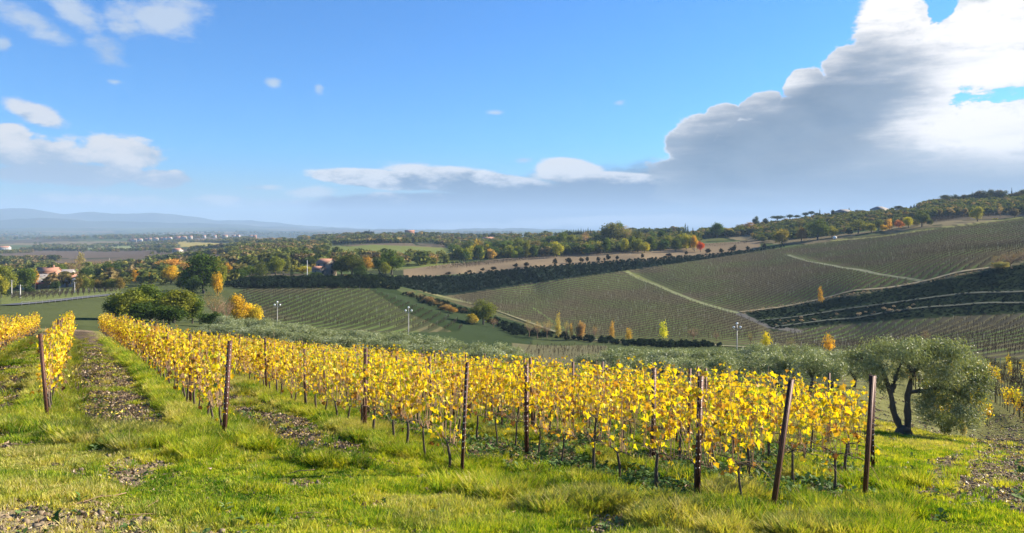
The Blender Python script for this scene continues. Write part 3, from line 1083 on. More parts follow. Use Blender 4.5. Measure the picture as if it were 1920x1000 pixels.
ROT_ROW = math.atan2(.862, -.507)
ORD = ['first', 'second', 'third', 'fourth', 'fifth', 'sixth', 'seventh', 'eighth', 'ninth', 'tenth', 'eleventh', 'twelfth', 'thirteenth', 'fourteenth',
       'fifteenth', 'sixteenth', 'seventeenth', 'eighteenth', 'nineteenth', 'twentieth']
ORD += ['twenty-' + o for o in ORD[:9]] + ['thirtieth'] + ['thirty-' + o for o in ORD[:9]] + ['fortieth'] + ['forty-' + o for o in ORD[:9]] + ['fiftieth']
ORD += ['fifty-' + o for o in ORD[:9]] + ['sixtieth'] + ['sixty-' + o for o in ORD[:9]] + ['seventieth'] + ['seventy-' + o for o in ORD[:9]] + ['eightieth'] + \
       ['eighty-' + o for o in ORD[:9]] + ['ninetieth'] + ['ninety-' + o for o in ORD[:9]] + ['hundredth']


def row_name(k):
    d = k - 6
    if d == 0:
        return 'the row just left of the dirt path'
    if d == 1:
        return 'the row just right of the dirt path'
    if d < 0:
        return 'the %s row left of the dirt path' % ORD[-d]
    return 'the %s row right of the dirt path' % ORD[d - 1]


# all vine places: along each row from its front post
allv = []
for k, (u_, t0) in enumerate(ROWS):
    n_ = 0
    t_ = t0 + .55
    while t_ < T_END - abs(RNG.normal(0, .4)):
        x_, y_ = xy(u_ + RNG.normal(0, .03), t_)
        n_ += 1
        allv.append([k, n_, x_, y_, math.hypot(x_, y_)])
        t_ += .88 + RNG.normal(0, .05)
zz = ground_z(np.array([a[2] for a in allv]), np.array([a[3] for a in allv]))
vis = []
for a, z_ in zip(allv, zz):
    a.append(float(z_))
    px = 960 + F * a[2] / a[3]
    vis.append(a[3] > 0 and -25 < px < 1945)
inview = [a for a, v_ in zip(allv, vis) if v_]
inview.sort(key=lambda a: a[4])
single, rest = inview[:300], inview[300:] + [a for a, v_ in zip(allv, vis) if not v_ and a[4] < 60]
WOOD = {}
for rank, (k, n_, x_, y_, R, z_) in enumerate(single):
    vi = RNG.integers(0, 6) if R < 26 else RNG.integers(0, 12)
    tm, cm, lm, lst = VINES[vi]
    flip = RNG.choice([0, math.pi])
    sc = RNG.uniform(.93, 1.06)
    where = 'first plant in' if n_ == 1 else '%s plant in' % ORD[n_ - 1]
    lab = 'yellow grapevine, %s %s' % (where, row_name(k))
    o = link('grapevine', None, loc=(x_, y_, z_), rotz=ROT_ROW + flip + RNG.normal(0, .06), scale=(sc, sc, sc), label=lab, category='grapevine',
             group='grapevines planted in rows on the near slope')
    link('trunk', tm, o)
    link('canes', cm, o)
    if R < 14.2:
        loc = np.array([q_[0] for q_ in lst])
        for pp_, rot, v, s in lst:
            li = int(np.argmin(np.abs(np.array(LEAF_V) - v)))
            lo = bpy.data.objects.new('leaf', LEAF_MESH[li])
            COL.objects.link(lo)
            lo.parent = o
            lo.matrix_local = Matrix.Translation(Vector(pp_)) @ rot.to_4x4() @ Matrix.Scale(float(s), 4)
    else:
        link('foliage', lm, o, kind='stuff')

# the vines beyond the nearest three hundred
whole = []
for k in range(6, 12):
    tm, cm, lm, lst = VINES[k]
    mb = MB()
    vs, fs, ms, av, n_ = [], {3: [], 4: []}, {3: [], 4: []}, {3: [], 4: []}, 0
    for mi_, mm in enumerate((tm, cm, lm)):
        co = np.empty(len(mm.vertices) * 3, np.float32)
        mm.vertices.foreach_get('co', co)
        lt = np.empty(len(mm.polygons), np.int32)
        mm.polygons.foreach_get('loop_total', lt)
        vi_ = np.empty(len(mm.loops), np.int32)
        mm.loops.foreach_get('vertex_index', vi_)
        st = np.concatenate([[0], np.cumsum(lt)[:-1]])
        at_ = np.full(len(lt), .5)
        if 'leafv' in mm.attributes:
            q_ = np.empty(len(lt), np.float32)
            mm.attributes['leafv'].data.foreach_get('value', q_)
            at_ = q_
        for c_ in (3, 4):
            s_ = np.nonzero(lt == c_)[0]
            if len(s_):
                fs[c_].append(vi_[st[s_][:, None] + np.arange(c_)] + n_)
                ms[c_].append(np.full(len(s_), mi_))
                av[c_].append(at_[s_])
        vs.append(co.reshape(-1, 3))
        n_ += len(mm.vertices)
    F_ = [np.vstack(fs[c_]) for c_ in (3, 4)]
    whole.append(new_mesh('vine_whole', np.vstack(vs), F_, mats=[M_vinebark, M_cane, M_vine], mi=np.concatenate([np.concatenate(ms[c_]) for c_ in (3, 4)]),
                          attrs={'leafv': ('FACE', np.concatenate([np.concatenate(av[c_]) for c_ in (3, 4)]))}))
n_ = len(rest)
scatter('distant_grapevines', whole, [(a[2], a[3], a[5]) for a in rest], np.c_[np.zeros(n_), np.zeros(n_), ROT_ROW + RNG.choice([0, math.pi], n_) + RNG.normal(0, .08, n_)],
        RNG.uniform(.92, 1.08, n_), RNG.integers(0, 6, n_), label='far golden grapevines filling the rows beyond the nearest plants', category='grapevines')

# ------------------------------------------------------------------ trellis posts (folded rusty steel with notches) and wires
def post_mesh(h, detail=True):
    b_ = MB()
    for (x0, x1, y0, y1) in ((-.028, .028, -.004, .0), (-.032, -.028, -.034, .0), (.028, .032, -.034, .0), (-.028, -.016, -.034, -.030), (.016, .028, -.034, -.030)):
        b_.box(x0, x1, y0, y1, -.35, h)
    return b_.mesh('profile', M_rust)


def notch_mesh():
    b_ = MB()
    for s in (-1, 1):
        b_.box(s * .034 - .004, s * .034 + .004, -.024, -.008, -.010, .010)
    b_.box(-.007, .007, .0, .003, -.012, .012)
    return b_.mesh('notch', M_hole)


POST_H = 1.87
PM, NM = post_mesh(POST_H), notch_mesh()
b_ = MB()
for k in range(14):
    z0 = .5 + k * .1
    for s in (-1, 1):
        b_.box(s * .034 - .004, s * .034 + .004, -.024, -.008, z0 - .010, z0 + .010)
NALL = b_.mesh('notches', M_hole)
tilts = {6: (-5.0, 0), 7: (3.5, 0), 8: (3.0, 0), 9: (7.5, 0), 10: (3.4, 0), 11: (-2, 0), 12: (2, 0)}
npost = 0
postlist = []
for k, (u_, t0) in enumerate(ROWS):
    t_ = t0
    j_ = 0
    ts = []
    while t_ < T_END:
        x_, y_ = xy(u_, t_)
        px = 960 + F * x_ / y_
        ts.append((x_, y_))
        if -60 < px < 1980:
            postlist.append((math.hypot(x_, y_), k, j_, x_, y_))
        step = 4.75
        if k == 9 and j_ == 0:
            step = 1.35
        t_ += step + RNG.normal(0, .05)
        j_ += 1
postlist.sort()
for rank, (R, k, j_, x_, y_) in enumerate(postlist):
    z_ = gz(x_, y_)
    where = 'front one in' if j_ == 0 else ORD[j_] + ' in'
    if j_ == 0:
        tx, ty = tilts.get(k, (0, 0))
    else:
        tx, ty = RNG.normal(0, 1.3), RNG.normal(0, 1.3)
    lab = 'rusty trellis post, %s %s' % (where, row_name(k))
    o = link('vineyard_post', None, loc=(x_, y_, z_), label=lab, category='post', group='steel posts of the near vineyard rows')
    o.rotation_euler = (math.radians(ty), math.radians(tx), 0 if j_ else RNG.normal(0, .3))
    # the sideways lean is seen across the view
    link('profile', PM, o, rotz=ROT_ROW + math.pi / 2 + (.5 if j_ == 0 else 0), scale=(1, 1, 1 + RNG.normal(0, .02)) if rank > 8 else (1.25, 1.25, 1.0))
    if R < 19 and not (k in (9, 10) and j_ == 0):
        if rank < 8:
            for q_ in range(14):
                nt_ = link('notch', NM, o, loc=(0, 0, .5 + q_ * .1), rotz=ROT_ROW + math.pi / 2 + (.5 if j_ == 0 else 0))
                nt_.scale = (1.25, 1.25, 1)
        else:
            link('notches', NALL, o, rotz=ROT_ROW + math.pi / 2)
for k, (u_, t0) in enumerate(ROWS):
    o = link('trellis_wires', None, loc=(*xy(u_, t0), 0), label='thin wires strung along ' + row_name(k), category='wires',
             group='trellis wires of the near vineyard')
    ox, oy = xy(u_, t0)
    tt_ = np.arange(t0, min(T_END, t0 + 42), 1.2)
    xs, ys = xy(np.full(len(tt_), u_), tt_)
    zz = ground_z(xs, ys)
    for h in (.72, 1.05, 1.38, 1.72):
        b_ = MB()
        sag = .012 * np.cos((tt_ - t0) / 4.75 * 2 * math.pi)
        pts = np.c_[xs - ox, ys - oy, zz + h + sag + RNG.normal(0, .006, len(tt_))]
        b_.tube(pts, .0034, 3)
        link('wire', b_.mesh('wire', M_wire), o)

# ------------------------------------------------------------------ grass, litter, clods, weeds
def blade_tuft(rng, n_, rad, h0, h1, wid, bend):
    V_, F_, A_, T_, n0 = [], [], [], [], 0
    for k in range(n_):
        r = rad * math.sqrt(rng.random())
        a = rng.uniform(0, 2 * math.pi)
        bx, by = r * math.cos(a), r * math.sin(a)
        h = rng.uniform(h0, h1)
        o_ = a + rng.normal(0, 1.0)
        dx, dy = math.cos(o_), math.sin(o_)
        bn = bend * rng.uniform(.3, 1.3) * h
        w_ = wid * rng.uniform(.7, 1.3)
        px_, py_ = -dy * w_, dx * w_
        pts = []
        for s, ww in ((0, 1), (.5, .8), (1, .08)):
            cx, cy, cz = bx + dx * bn * s ** 2, by + dy * bn * s ** 2, h * (s - .25 * bend * s ** 2)
            pts += [(cx - px_ * ww, cy - py_ * ww, cz), (cx + px_ * ww, cy + py_ * ww, cz)]
        V_ += pts
        F_ += [(n0, n0 + 1, n0 + 3, n0 + 2), (n0 + 2, n0 + 3, n0 + 5, n0 + 4)]
        v = rng.random()
        A_ += [v, v]
        n0 += 6
    return new_mesh('tuft', V_, np.array(F_), M_grass, False, {'leafv': ('FACE', A_)})


rr = np.random.default_rng(21)
TUFTS = [blade_tuft(rr, 34, .10, .012, .038, .0042, .6) for _ in range(4)] + [blade_tuft(rr, 40, .10, .03, .10, .0046, .45) for _ in range(4)] + \
        [blade_tuft(rr, 60, .10, .08, .24, .0052, .55) for _ in range(4)]
pts, rots, scs, ids, drs = [], [], [], [], []
N_ = 470000
# denser near the camera: sample depth so that density falls with distance
v_ = RNG.random(N_)
dep = 5.6 * (60 / 5.6) ** v_
lat = RNG.uniform(-.88, 1.05, N_)
keep = RNG.random(N_) < np.clip((dep / 5.6) ** 1.0 * (15 / dep) ** 1.15 * .55, 0, 1)
x_, y_ = lat[keep] * dep[keep], dep[keep]
u_, t_ = ut(x_, y_)
ok = (t_ < 92) & ((u_ < 20) | (np.hypot(x_, y_) < 34))
x_, y_, u_, t_ = x_[ok], y_[ok], u_[ok], t_[ok]
s_, tl, dr, ins, fr = zones(x_, y_)
pn = fbm(x_ / .6, y_ / .6, 3)
ok = RNG.random(len(x_)) < np.clip(1.0 - s_ * 1.75, 0.03, 1) * np.clip(1.15 - ins * .35 * (1 - tl), .3, 1)
x_, y_, tl, dr, ins, fr, pn, s_ = x_[ok], y_[ok], tl[ok], dr[ok], ins[ok], fr[ok], pn[ok], s_[ok]
z_ = ground_z(x_, y_)
Rr = np.hypot(x_, y_)
r_ = RNG.random(len(x_))
hh = tl * .78 + pn * 1.5
kind_ = np.where(hh + r_ * .45 > .86, 2, np.where(hh + r_ * .5 > .46, 1, 0))
kind_ = np.where((tl < .12) & (kind_ == 2), 1, kind_)
far_boost = np.clip(Rr / 20, 1, 2.2)
sc_ = RNG.uniform(.7, 1.35, len(x_))
scl3 = np.stack([sc_ * far_boost * 1.15, sc_ * far_boost * 1.15, sc_ * np.clip(far_boost, 1, 1.25)], -1)
print('GRASS', len(x_))
scatter('grass', TUFTS, np.c_[x_, y_, z_ - .004], np.c_[RNG.normal(0, .12, len(x_)), RNG.normal(0, .12, len(x_)), RNG.uniform(0, 6.28, len(x_))],
        scl3, kind_ * 4 + RNG.integers(0, 4, len(x_)), extra={'dry': np.clip(dr * RNG.uniform(.2, 1.3, len(x_)) + (RNG.random(len(x_)) < .12) * .6, 0, 1)},
        label='tufty green and straw coloured grass on the headland and between the vine rows', category='grass')

LITTER = []
for k in range(6):
    rr = np.random.default_rng(40 + k)
    lv_, lf_ = leaf_shape(rr, .050 * rr.uniform(.8, 1.3), True)
    lv_[:, 2] = lv_[:, 2] * 2.2 + .012
    LITTER.append(new_mesh('litter', lv_, lf_, M_litter))
CLODS = []
iv, if_ = ico(1)
for k in range(5):
    rr = np.random.default_rng(60 + k)
    v2 = iv * (1 + rr.normal(0, .22, (len(iv), 1))) * [1.2, 1, .62]
    CLODS.append(new_mesh('clod', v2 * .022, if_, M_clod))


def sprinkle(n_, fn, dmax=45, lo=6.0):
    v = RNG.random(n_)
    dep = lo * (dmax / lo) ** v
    n_ = int(n_ * 1.25)
    v = RNG.random(n_)
    dep = lo * (dmax / lo) ** v
    lat = RNG.uniform(-.82, 1.0, n_)
    x_, y_ = lat * dep, dep
    u_, t_ = ut(x_, y_)
    zo = zones(x_, y_)
    pr = fn(x_, y_, u_, t_, zo)
    k_ = (RNG.random(n_) < pr) & (t_ < 92)
    x_, y_ = x_[k_], y_[k_]
    return x_, y_, ground_z(x_, y_), np.hypot(x_, y_)


x_, y_, z_, R_ = sprinkle(170000, lambda x, y, u, t, zo: np.clip(zo[0] * (.25 + .75 * zo[3]) * .8 + .15 * zo[3] + .015, 0, 1))
n_ = len(x_)
print('LITTER', n_)
scatter('fallen_leaves', LITTER, np.c_[x_, y_, z_ + .01], np.c_[RNG.normal(0, .5, n_), RNG.normal(0, .5, n_), RNG.uniform(0, 6.28, n_)],
        RNG.uniform(.6, 1.3, n_) * np.clip(R_ / 18, 1, 1.8), RNG.integers(0, 6, n_), label='dry brown vine leaves littering the turned soil of the alleys', category='fallen leaves')
x_, y_, z_, R_ = sprinkle(130000, lambda x, y, u, t, zo: np.clip(zo[0] * .9, 0, 1) * (zo[0] > .35))
n_ = len(x_)
print('CLODS', n_)
scatter('soil_clods', CLODS, np.c_[x_, y_, z_ + .005], np.c_[RNG.normal(0, .4, n_), RNG.normal(0, .4, n_), RNG.uniform(0, 6.28, n_)],
        (RNG.random(n_) ** 4 * 1.9 + .28) * np.clip(R_ / 20, 1, 1.6), RNG.integers(0, 5, n_), label='brown clods of turned earth in the vineyard alleys', category='soil clods')
WEEDS = []
for k in range(4):
    rr = np.random.default_rng(80 + k)
    V_, F_, n0 = [], [], 0
    for q_ in range(9):
        a = rr.uniform(0, 6.28)
        L_ = rr.uniform(.05, .11)
        w_ = L_ * .32
        up = rr.uniform(.2, 1.1)
        d_ = np.array([math.cos(a), math.sin(a), up])
        sd = np.array([-math.sin(a), math.cos(a), 0])
        hz = rr.uniform(0, .09)
        V_ += [(0, 0, hz), tuple(d_ * L_ * .55 + sd * w_ + [0, 0, hz]), tuple(d_ * L_ + [0, 0, hz - L_ * .2]), tuple(d_ * L_ * .55 - sd * w_ + [0, 0, hz])]
        F_ += [(n0, n0 + 1, n0 + 2, n0 + 3)]
        n0 += 4
    WEEDS.append(new_mesh('weed', V_, np.array(F_), M_weed))
x_, y_, z_, R_ = sprinkle(26000, lambda x, y, u, t, zo: np.clip(zo[3] * zo[0] * sm(u, 5.5, 8) * .75 + zo[0] * .03 + .06 * zo[3] * sm(u, 5.5, 8)
                                                             + .8 * sm(np.hypot((u - 8.4) / .8, (t - 6.2) / .9), 1.2, .6), 0, 1), 26)
n_ = len(x_)
print('WEEDS', n_)
scatter('weeds', WEEDS, np.c_[x_, y_, z_], np.c_[RNG.normal(0, .15, n_), RNG.normal(0, .15, n_), RNG.uniform(0, 6.28, n_)],
        RNG.uniform(.6, 1.3, n_), RNG.integers(0, 4, n_), label='broad leaved green weeds on the soil under the right hand vine rows', category='weeds')

TW = []
for k in range(4):
    rr = np.random.default_rng(95 + k)
    b_ = MB()
    L_ = rr.uniform(.12, .3)
    s_ = np.linspace(-L_, L_, 6)
    b_.tube(np.c_[s_, .02 * np.sin(s_ * 20), .018 + .01 * np.cos(s_ * 14)], .0045, 4)
    TW.append(b_.mesh('twig', M_cane))
x_, y_, z_, R_ = sprinkle(5000, lambda x, y, u, t, zo: .03 + .10 * zo[3] + .05 * zo[0], 30)
n_ = len(x_)
scatter('pruned_twigs', TW, np.c_[x_, y_, z_ + .02], np.c_[np.zeros(n_), RNG.normal(0, .1, n_), RNG.uniform(0, 6.28, n_)], RNG.uniform(.6, 1.4, n_), RNG.integers(0, 4, n_), label='dry pruned vine twigs lying in the grass', category='twigs')

# ------------------------------------------------------------------ tracks and the road, draped strips
def drape(name, line, width, mat, lift=.05, step=3.0, d0=150, hits=None):
    P_ = []
    for px, py in line:
        P_.append(hit(px, py, d0))
    P_ = np.array(P_)
    seg = np.r_[0, np.cumsum(np.linalg.norm(np.diff(P_, axis=0), axis=1))]
    n_ = max(int(seg[-1] / step), 3)
    s_ = np.linspace(0, seg[-1], n_)
    x_ = np.interp(s_, seg, P_[:, 0])
    y_ = np.interp(s_, seg, P_[:, 1])
    for _ in range(3):
        x_[1:-1] = (x_[:-2] + x_[1:-1] + x_[2:]) / 3
        y_[1:-1] = (y_[:-2] + y_[1:-1] + y_[2:]) / 3
    tx, ty = np.gradient(x_), np.gradient(y_)
    L_ = np.hypot(tx, ty)
    nx, ny = -ty / L_, tx / L_
    w_ = width * (1 + .25 * fbm(s_ / 4, s_ * 0 + 3, 2))
    cols_ = []
    for k in np.linspace(-1, 1, 5):
        xx, yy = x_ + nx * w_ * k / 2, y_ + ny * w_ * k / 2
        cols_.append(np.c_[xx, yy, ground_z(xx, yy) + lift])
    V_ = np.stack(cols_, 1).reshape(-1, 3)
    i_ = np.arange(n_ - 1)[:, None] * 5
    j_ = np.arange(4)[None]
    fq = np.stack([i_ + j_, i_ + j_ + 1, i_ + j_ + 6, i_ + j_ + 5], -1).reshape(-1, 4)
    me_ = new_mesh(name, V_, fq, mat, True)
    if me_.polygons[0].normal.z < 0:
        me_.flip_normals()
    return link(name, me_, kind='structure'), np.c_[x_, y_]


M_trackgrass = simple('track_grass', (.17, .18, .06), 1, .5, .8)
M_trackdry = simple('track_dry_grass', (.25, .20, .10), 1, .4, .8)
M_trackpale = simple('track_pale', (.18, .165, .075), 1, .4, .8)
M_trackfaint = simple('track_faint', (.125, .135, .05), 1, .4, .8)
drape('farm_track', [(1175, 510), (1230, 534), (1300, 564), (1385, 588)], 2.2, M_trackgrass)
drape('farm_track', [(1478, 478), (1560, 498), (1640, 514), (1730, 528)], 2.0, M_trackfaint)
drape('farm_track', [(785, 546), (880, 569), (985, 603), (1060, 629)], 1.3, M_trackpale, .3)
drape('farm_track', [(1060, 634), (1150, 641), (1300, 645), (1400, 652)], 2.6, M_trackpale, .15)
drape('bank_edge', [(1388, 587), (1500, 570), (1640, 545), (1740, 528), (1858, 504)], 1.4, M_trackdry, .35)
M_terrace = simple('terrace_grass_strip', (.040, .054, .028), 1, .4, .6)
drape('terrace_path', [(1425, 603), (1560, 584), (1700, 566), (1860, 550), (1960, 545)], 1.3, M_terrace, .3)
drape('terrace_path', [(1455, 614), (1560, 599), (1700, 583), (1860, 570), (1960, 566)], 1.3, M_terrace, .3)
road_o, road_p = drape('road', [(14, 574), (80, 568), (150, 560), (228, 552)], 4.5, M_asphalt, .25, 2.0, 100)

# ------------------------------------------------------------------ trees
def crown_mesh(seed_, lobes, n_, size, shell=.55, drop=0.0, col_lobe=.16, mat=M_treeleaf, narrow=.55, up=0.0):
    """many leaf clumps spread through a crown made of uneven lobes"""
    r = np.random.default_rng(seed_)
    lobes = np.array([(*c, *((q_,) * 3 if np.isscalar(q_) else q_)) for c, q_ in lobes], float)
    vol = lobes[:, 3] * lobes[:, 4] * lobes[:, 5]
    li = r.choice(len(lobes), n_, p=vol ** .8 / (vol ** .8).sum())
    d_ = r.normal(0, 1, (n_, 3))
    d_ /= np.linalg.norm(d_, axis=1, keepdims=True)
    rad = r.random(n_) ** shell * (1 + r.normal(0, .09, n_))
    # ragged outline
    rad *= 1 + .28 * np.sin(d_[:, 0] * 7 + li) * np.sin(d_[:, 2] * 6 + d_[:, 1] * 5 + li * 2)
    p_ = lobes[li, :3] + d_ * rad[:, None] * lobes[li, 3:6]
    keep = p_[:, 2] > drop
    p_, d_, li = p_[keep], d_[keep], li[keep]
    n_ = len(p_)
    nrm = d_ * .9 + r.normal(0, .75, (n_, 3)) + [0, 0, .25]
    nrm /= np.linalg.norm(nrm, axis=1, keepdims=True)
    a_ = np.cross(nrm, r.normal(0, 1, (n_, 3)) + [0, 0, up])
    a_ /= np.linalg.norm(a_, axis=1, keepdims=True)
    b_ = np.cross(nrm, a_)
    s_ = size * r.uniform(.55, 1.4, n_)[:, None]
    v = np.stack([p_ - b_ * s_, p_ + a_ * s_ * narrow + nrm * s_ * .2, p_ + b_ * s_, p_ - a_ * s_ * narrow + nrm * s_ * .2], 1).reshape(-1, 3)
    f_ = np.arange(n_ * 4).reshape(-1, 4)
    lobv = r.normal(.5, col_lobe, len(lobes))
    av = np.clip(lobv[li] + r.normal(0, .14, n_), 0, 1)
    return new_mesh('crown', v, f_, mat, False, {'leafv': ('FACE', av)})


def trunk_mesh(seed_, h, r0, limbs, mat, crown_c=(0, 0, .65), spread=.3, bare=False, fork=1):
    r = np.random.default_rng(seed_)
    mb = MB()
    zt = np.linspace(-.04, h, 6)
    base = np.c_[.02 * np.sin(zt * 6), .02 * np.cos(zt * 5), zt]
    mb.tube(base, np.linspace(r0 * 1.25, r0 * .7, 6), 7)
    for k in range(limbs):
        a = k * 2.4 + r.uniform(0, 1)
        z0 = h * r.uniform(.7, 1.0)
        end = np.array([math.cos(a) * spread * r.uniform(.5, 1), math.sin(a) * spread * r.uniform(.5, 1), z0 + r.uniform(.15, .42)])
        s_ = np.linspace(0, 1, 5)[:, None]
        st = np.array([0, 0, z0])
        pt = st + (end - st) * s_ + np.array([0, 0, .06]) * np.sin(s_ * math.pi) + r.normal(0, .008, (5, 3)) * s_
        mb.tube(pt, np.linspace(r0 * .5, r0 * .12, 5), 5)
        if bare:
            for q_ in range(9):
                w = r.uniform(.3, 1)
                p0 = st + (end - st) * w
                e2 = p0 + [r.normal(0, .12), r.normal(0, .12), r.uniform(.1, .34)]
                mb.tube([p0, (p0 + e2) / 2 + r.normal(0, .015, 3), e2], [r0 * .14, r0 * .09, r0 * .04], 3)
    return mb.mesh('trunk', mat, True)


def lobes_round(seed_, n_, w=.42, zc=.62, h=.33):
    r = np.random.default_rng(seed_)
    L_ = [((0, 0, zc), (w * .72, w * .72, h * .85))]
    for k in range(n_):
        a = r.uniform(0, 6.28)
        e = r.uniform(-.6, 1)
        rr_ = r.uniform(.45, .72)
        q_ = r.uniform(.28, .46)
        L_.append(((math.cos(a) * w * rr_ * math.sqrt(1 - min(e * e, .9)), math.sin(a) * w * rr_ * math.sqrt(1 - min(e * e, .9)), zc + e * h * .68), (w * q_, w * q_, h * q_ * 1.05)))
    return L_


KIND = {}


def kind(nm, lst):
    KIND[nm] = lst


kind('broad', [(trunk_mesh(200 + k, .36, .030, 6, M_bark, spread=.3), crown_mesh(210 + k, lobes_round(220 + k, 12, .46, .54, .44), 3800, .026, .42)) for k in range(5)])
kind('open', [(trunk_mesh(230 + k, .40, .028, 8, M_bark, spread=.34), crown_mesh(240 + k, lobes_round(250 + k, 14, .46, .60, .38), 2000, .026, .6)) for k in range(3)])
kind('bush', [(trunk_mesh(260 + k, .25, .025, 6, M_bark, spread=.3), crown_mesh(270 + k, lobes_round(280 + k, 10, .47, .50, .48), 2600, .034, .42, .0)) for k in range(4)])
kind('small', [(None, crown_mesh(300 + k, lobes_round(310 + k, 6, .47, .50, .47), 520, .07, .45, .0)) for k in range(4)])
kind('bare', [(trunk_mesh(320 + k, .30, .022, 11, M_cane, spread=.34, bare=True), crown_mesh(330 + k, lobes_round(340 + k, 9, .42, .60, .40), 900, .017, .7, .05, narrow=.3, up=2)) for k in range(3)])
kind('poplar', [(trunk_mesh(350 + k, .5, .022, 6, M_bark, spread=.08), crown_mesh(360 + k, [((0, 0, .55), (.40, .40, .42)), ((.1, 0, .36), (.42, .42, .24)), ((-.05, .05, .76), (.24, .24, .22)), ((0, .1, .3), (.34, .34, .2)), ((.22, -.1, .6), (.2, .2, .12)), ((-.22, .1, .5), (.2, .2, .12)), ((.1, .1, .9), (.12, .12, .1))], 780, .042, .65, .08, .22)) for k in range(3)])
kind('cypress', [(trunk_mesh(370 + k, .3, .03, 2, M_bark, spread=.03), crown_mesh(380 + k, [((0, 0, .35), (.46, .46, .36)), ((0, 0, .62), (.36, .36, .3)), ((0, 0, .82), (.2, .2, .19))], 1300, .030, .35, .03, .06, up=3)) for k in range(2)])
kind('pine', [(trunk_mesh(390 + k, .66, .026, 8, M_bark, spread=.34), crown_mesh(400 + k, [((0, 0, .80), (.50, .50, .16)), ((.15, .1, .84), (.3, .3, .15)), ((-.2, 0, .82), (.28, .28, .13))], 1500, .028, .4, .6, .06)) for k in range(2)])
kind('conifer', [(trunk_mesh(410 + k, .6, .024, 4, M_bark, spread=.1), crown_mesh(420 + k, [((0, 0, .22), (.48, .48, .17)), ((0, 0, .42), (.37, .37, .2)), ((0, 0, .62), (.25, .25, .2)), ((0, 0, .82), (.13, .13, .18))], 1700, .030, .4, .03, .08)) for k in range(2)])
kind('olive', [(trunk_mesh(430 + k, .32, .040, 7, M_oliveb, spread=.34), crown_mesh(440 + k, lobes_round(450 + k, 16, .50, .56, .44), 3600, .026, .6, .08, .16, M_olive, .28, 1.5)) for k in range(5)])
kcount = 0


def tree(kind_, px, dep, top, wpx, color, label, group=None, cat='tree', name='tree', whole_=None, minh=.5, xy_=None, height=None, width=None):
    """a tree whose foot stands on the land at that distance"""
    global kcount
    kcount += 1
    x_, y_ = at(px, dep) if xy_ is None else xy_
    z_ = gz(x_, y_)
    h = height or max((430 - top) / F * y_ - z_, minh)
    w_ = width or wpx / F * y_ / .92
    tm, cm = KIND[kind_][kcount % len(KIND[kind_])]
    rz = RNG.uniform(0, 6.28)
    small_px = h / y_ * F < 16
    if tm is None or small_px:
        if small_px and kind_ in ('broad', 'open', 'bush'):
            cm = KIND['bush'][kcount % 4][1]
        o = link(name, cm, None, (x_, y_, z_), rz, (w_, w_, h), label=label, category=cat, group=group)
        o.color = (*color, 1)
        return o
    o = link(name, None, None, (x_, y_, z_), rz, (w_, w_, h), label=label, category=cat, group=group)
    link('trunk', tm, o)
    c_ = link('crown', cm, o)
    c_.color = (*color, 1)
    return o


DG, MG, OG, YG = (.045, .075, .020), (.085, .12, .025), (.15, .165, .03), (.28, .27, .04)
YE, GO, OR, RD, TAN, BR = (.48, .32, .03), (.42, .24, .03), (.40, .16, .03), (.45, .08, .03), (.24, .17, .09), (.15, .10, .065)
BL = (.045, .065, .035)


def jit(c, s=.15):
    k = RNG.uniform(1 - s, 1 + s)
    return tuple(v * k * RNG.uniform(1 - s * .4, 1 + s * .4) for v in c)


# clump just behind the left vine rows; olive green stands for its sunlit parts
for px, d, top, w_, c_, kd, lb in (
        (216, 128, 558, 46, DG, 'bush', 'low dark green bush at the left end of the clump behind the vine rows'),
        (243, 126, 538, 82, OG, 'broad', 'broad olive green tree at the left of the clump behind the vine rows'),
        (285, 133, 533, 90, MG, 'broad', 'dark green spreading tree in the middle of the clump behind the vines'),
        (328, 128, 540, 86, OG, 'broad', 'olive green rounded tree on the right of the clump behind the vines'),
        (362, 132, 549, 52, MG, 'bush', 'green bush closing the right side of the clump behind the vines'),
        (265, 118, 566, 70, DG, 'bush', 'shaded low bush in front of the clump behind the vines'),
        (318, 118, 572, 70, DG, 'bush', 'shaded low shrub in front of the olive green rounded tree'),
        (404, 140, 545, 62, TAN, 'bare', 'leafless brown shrub between the green clump and the golden shrub'),
        (425, 146, 556, 40, BR, 'bare', 'smaller leafless shrub leaning against the golden shrub'),
        (443, 150, 551, 46, YE, 'bush', 'golden yellow shrub above the olive trees at the left'),
        (474, 152, 568, 44, (.50, .38, .035), 'bush', 'lower yellow shrub right of the golden yellow shrub'),
        (398, 118, 584, 60, DG, 'bush', 'dark shrub at the foot of the leafless brown shrub')):
    tree(kd, px, d, top, w_, jit(c_, .08), lb, 'bushes behind the near vine rows', 'shrub' if kd in ('bush', 'bare') else 'tree', 'shrub' if kd in ('bush', 'bare') else 'tree')
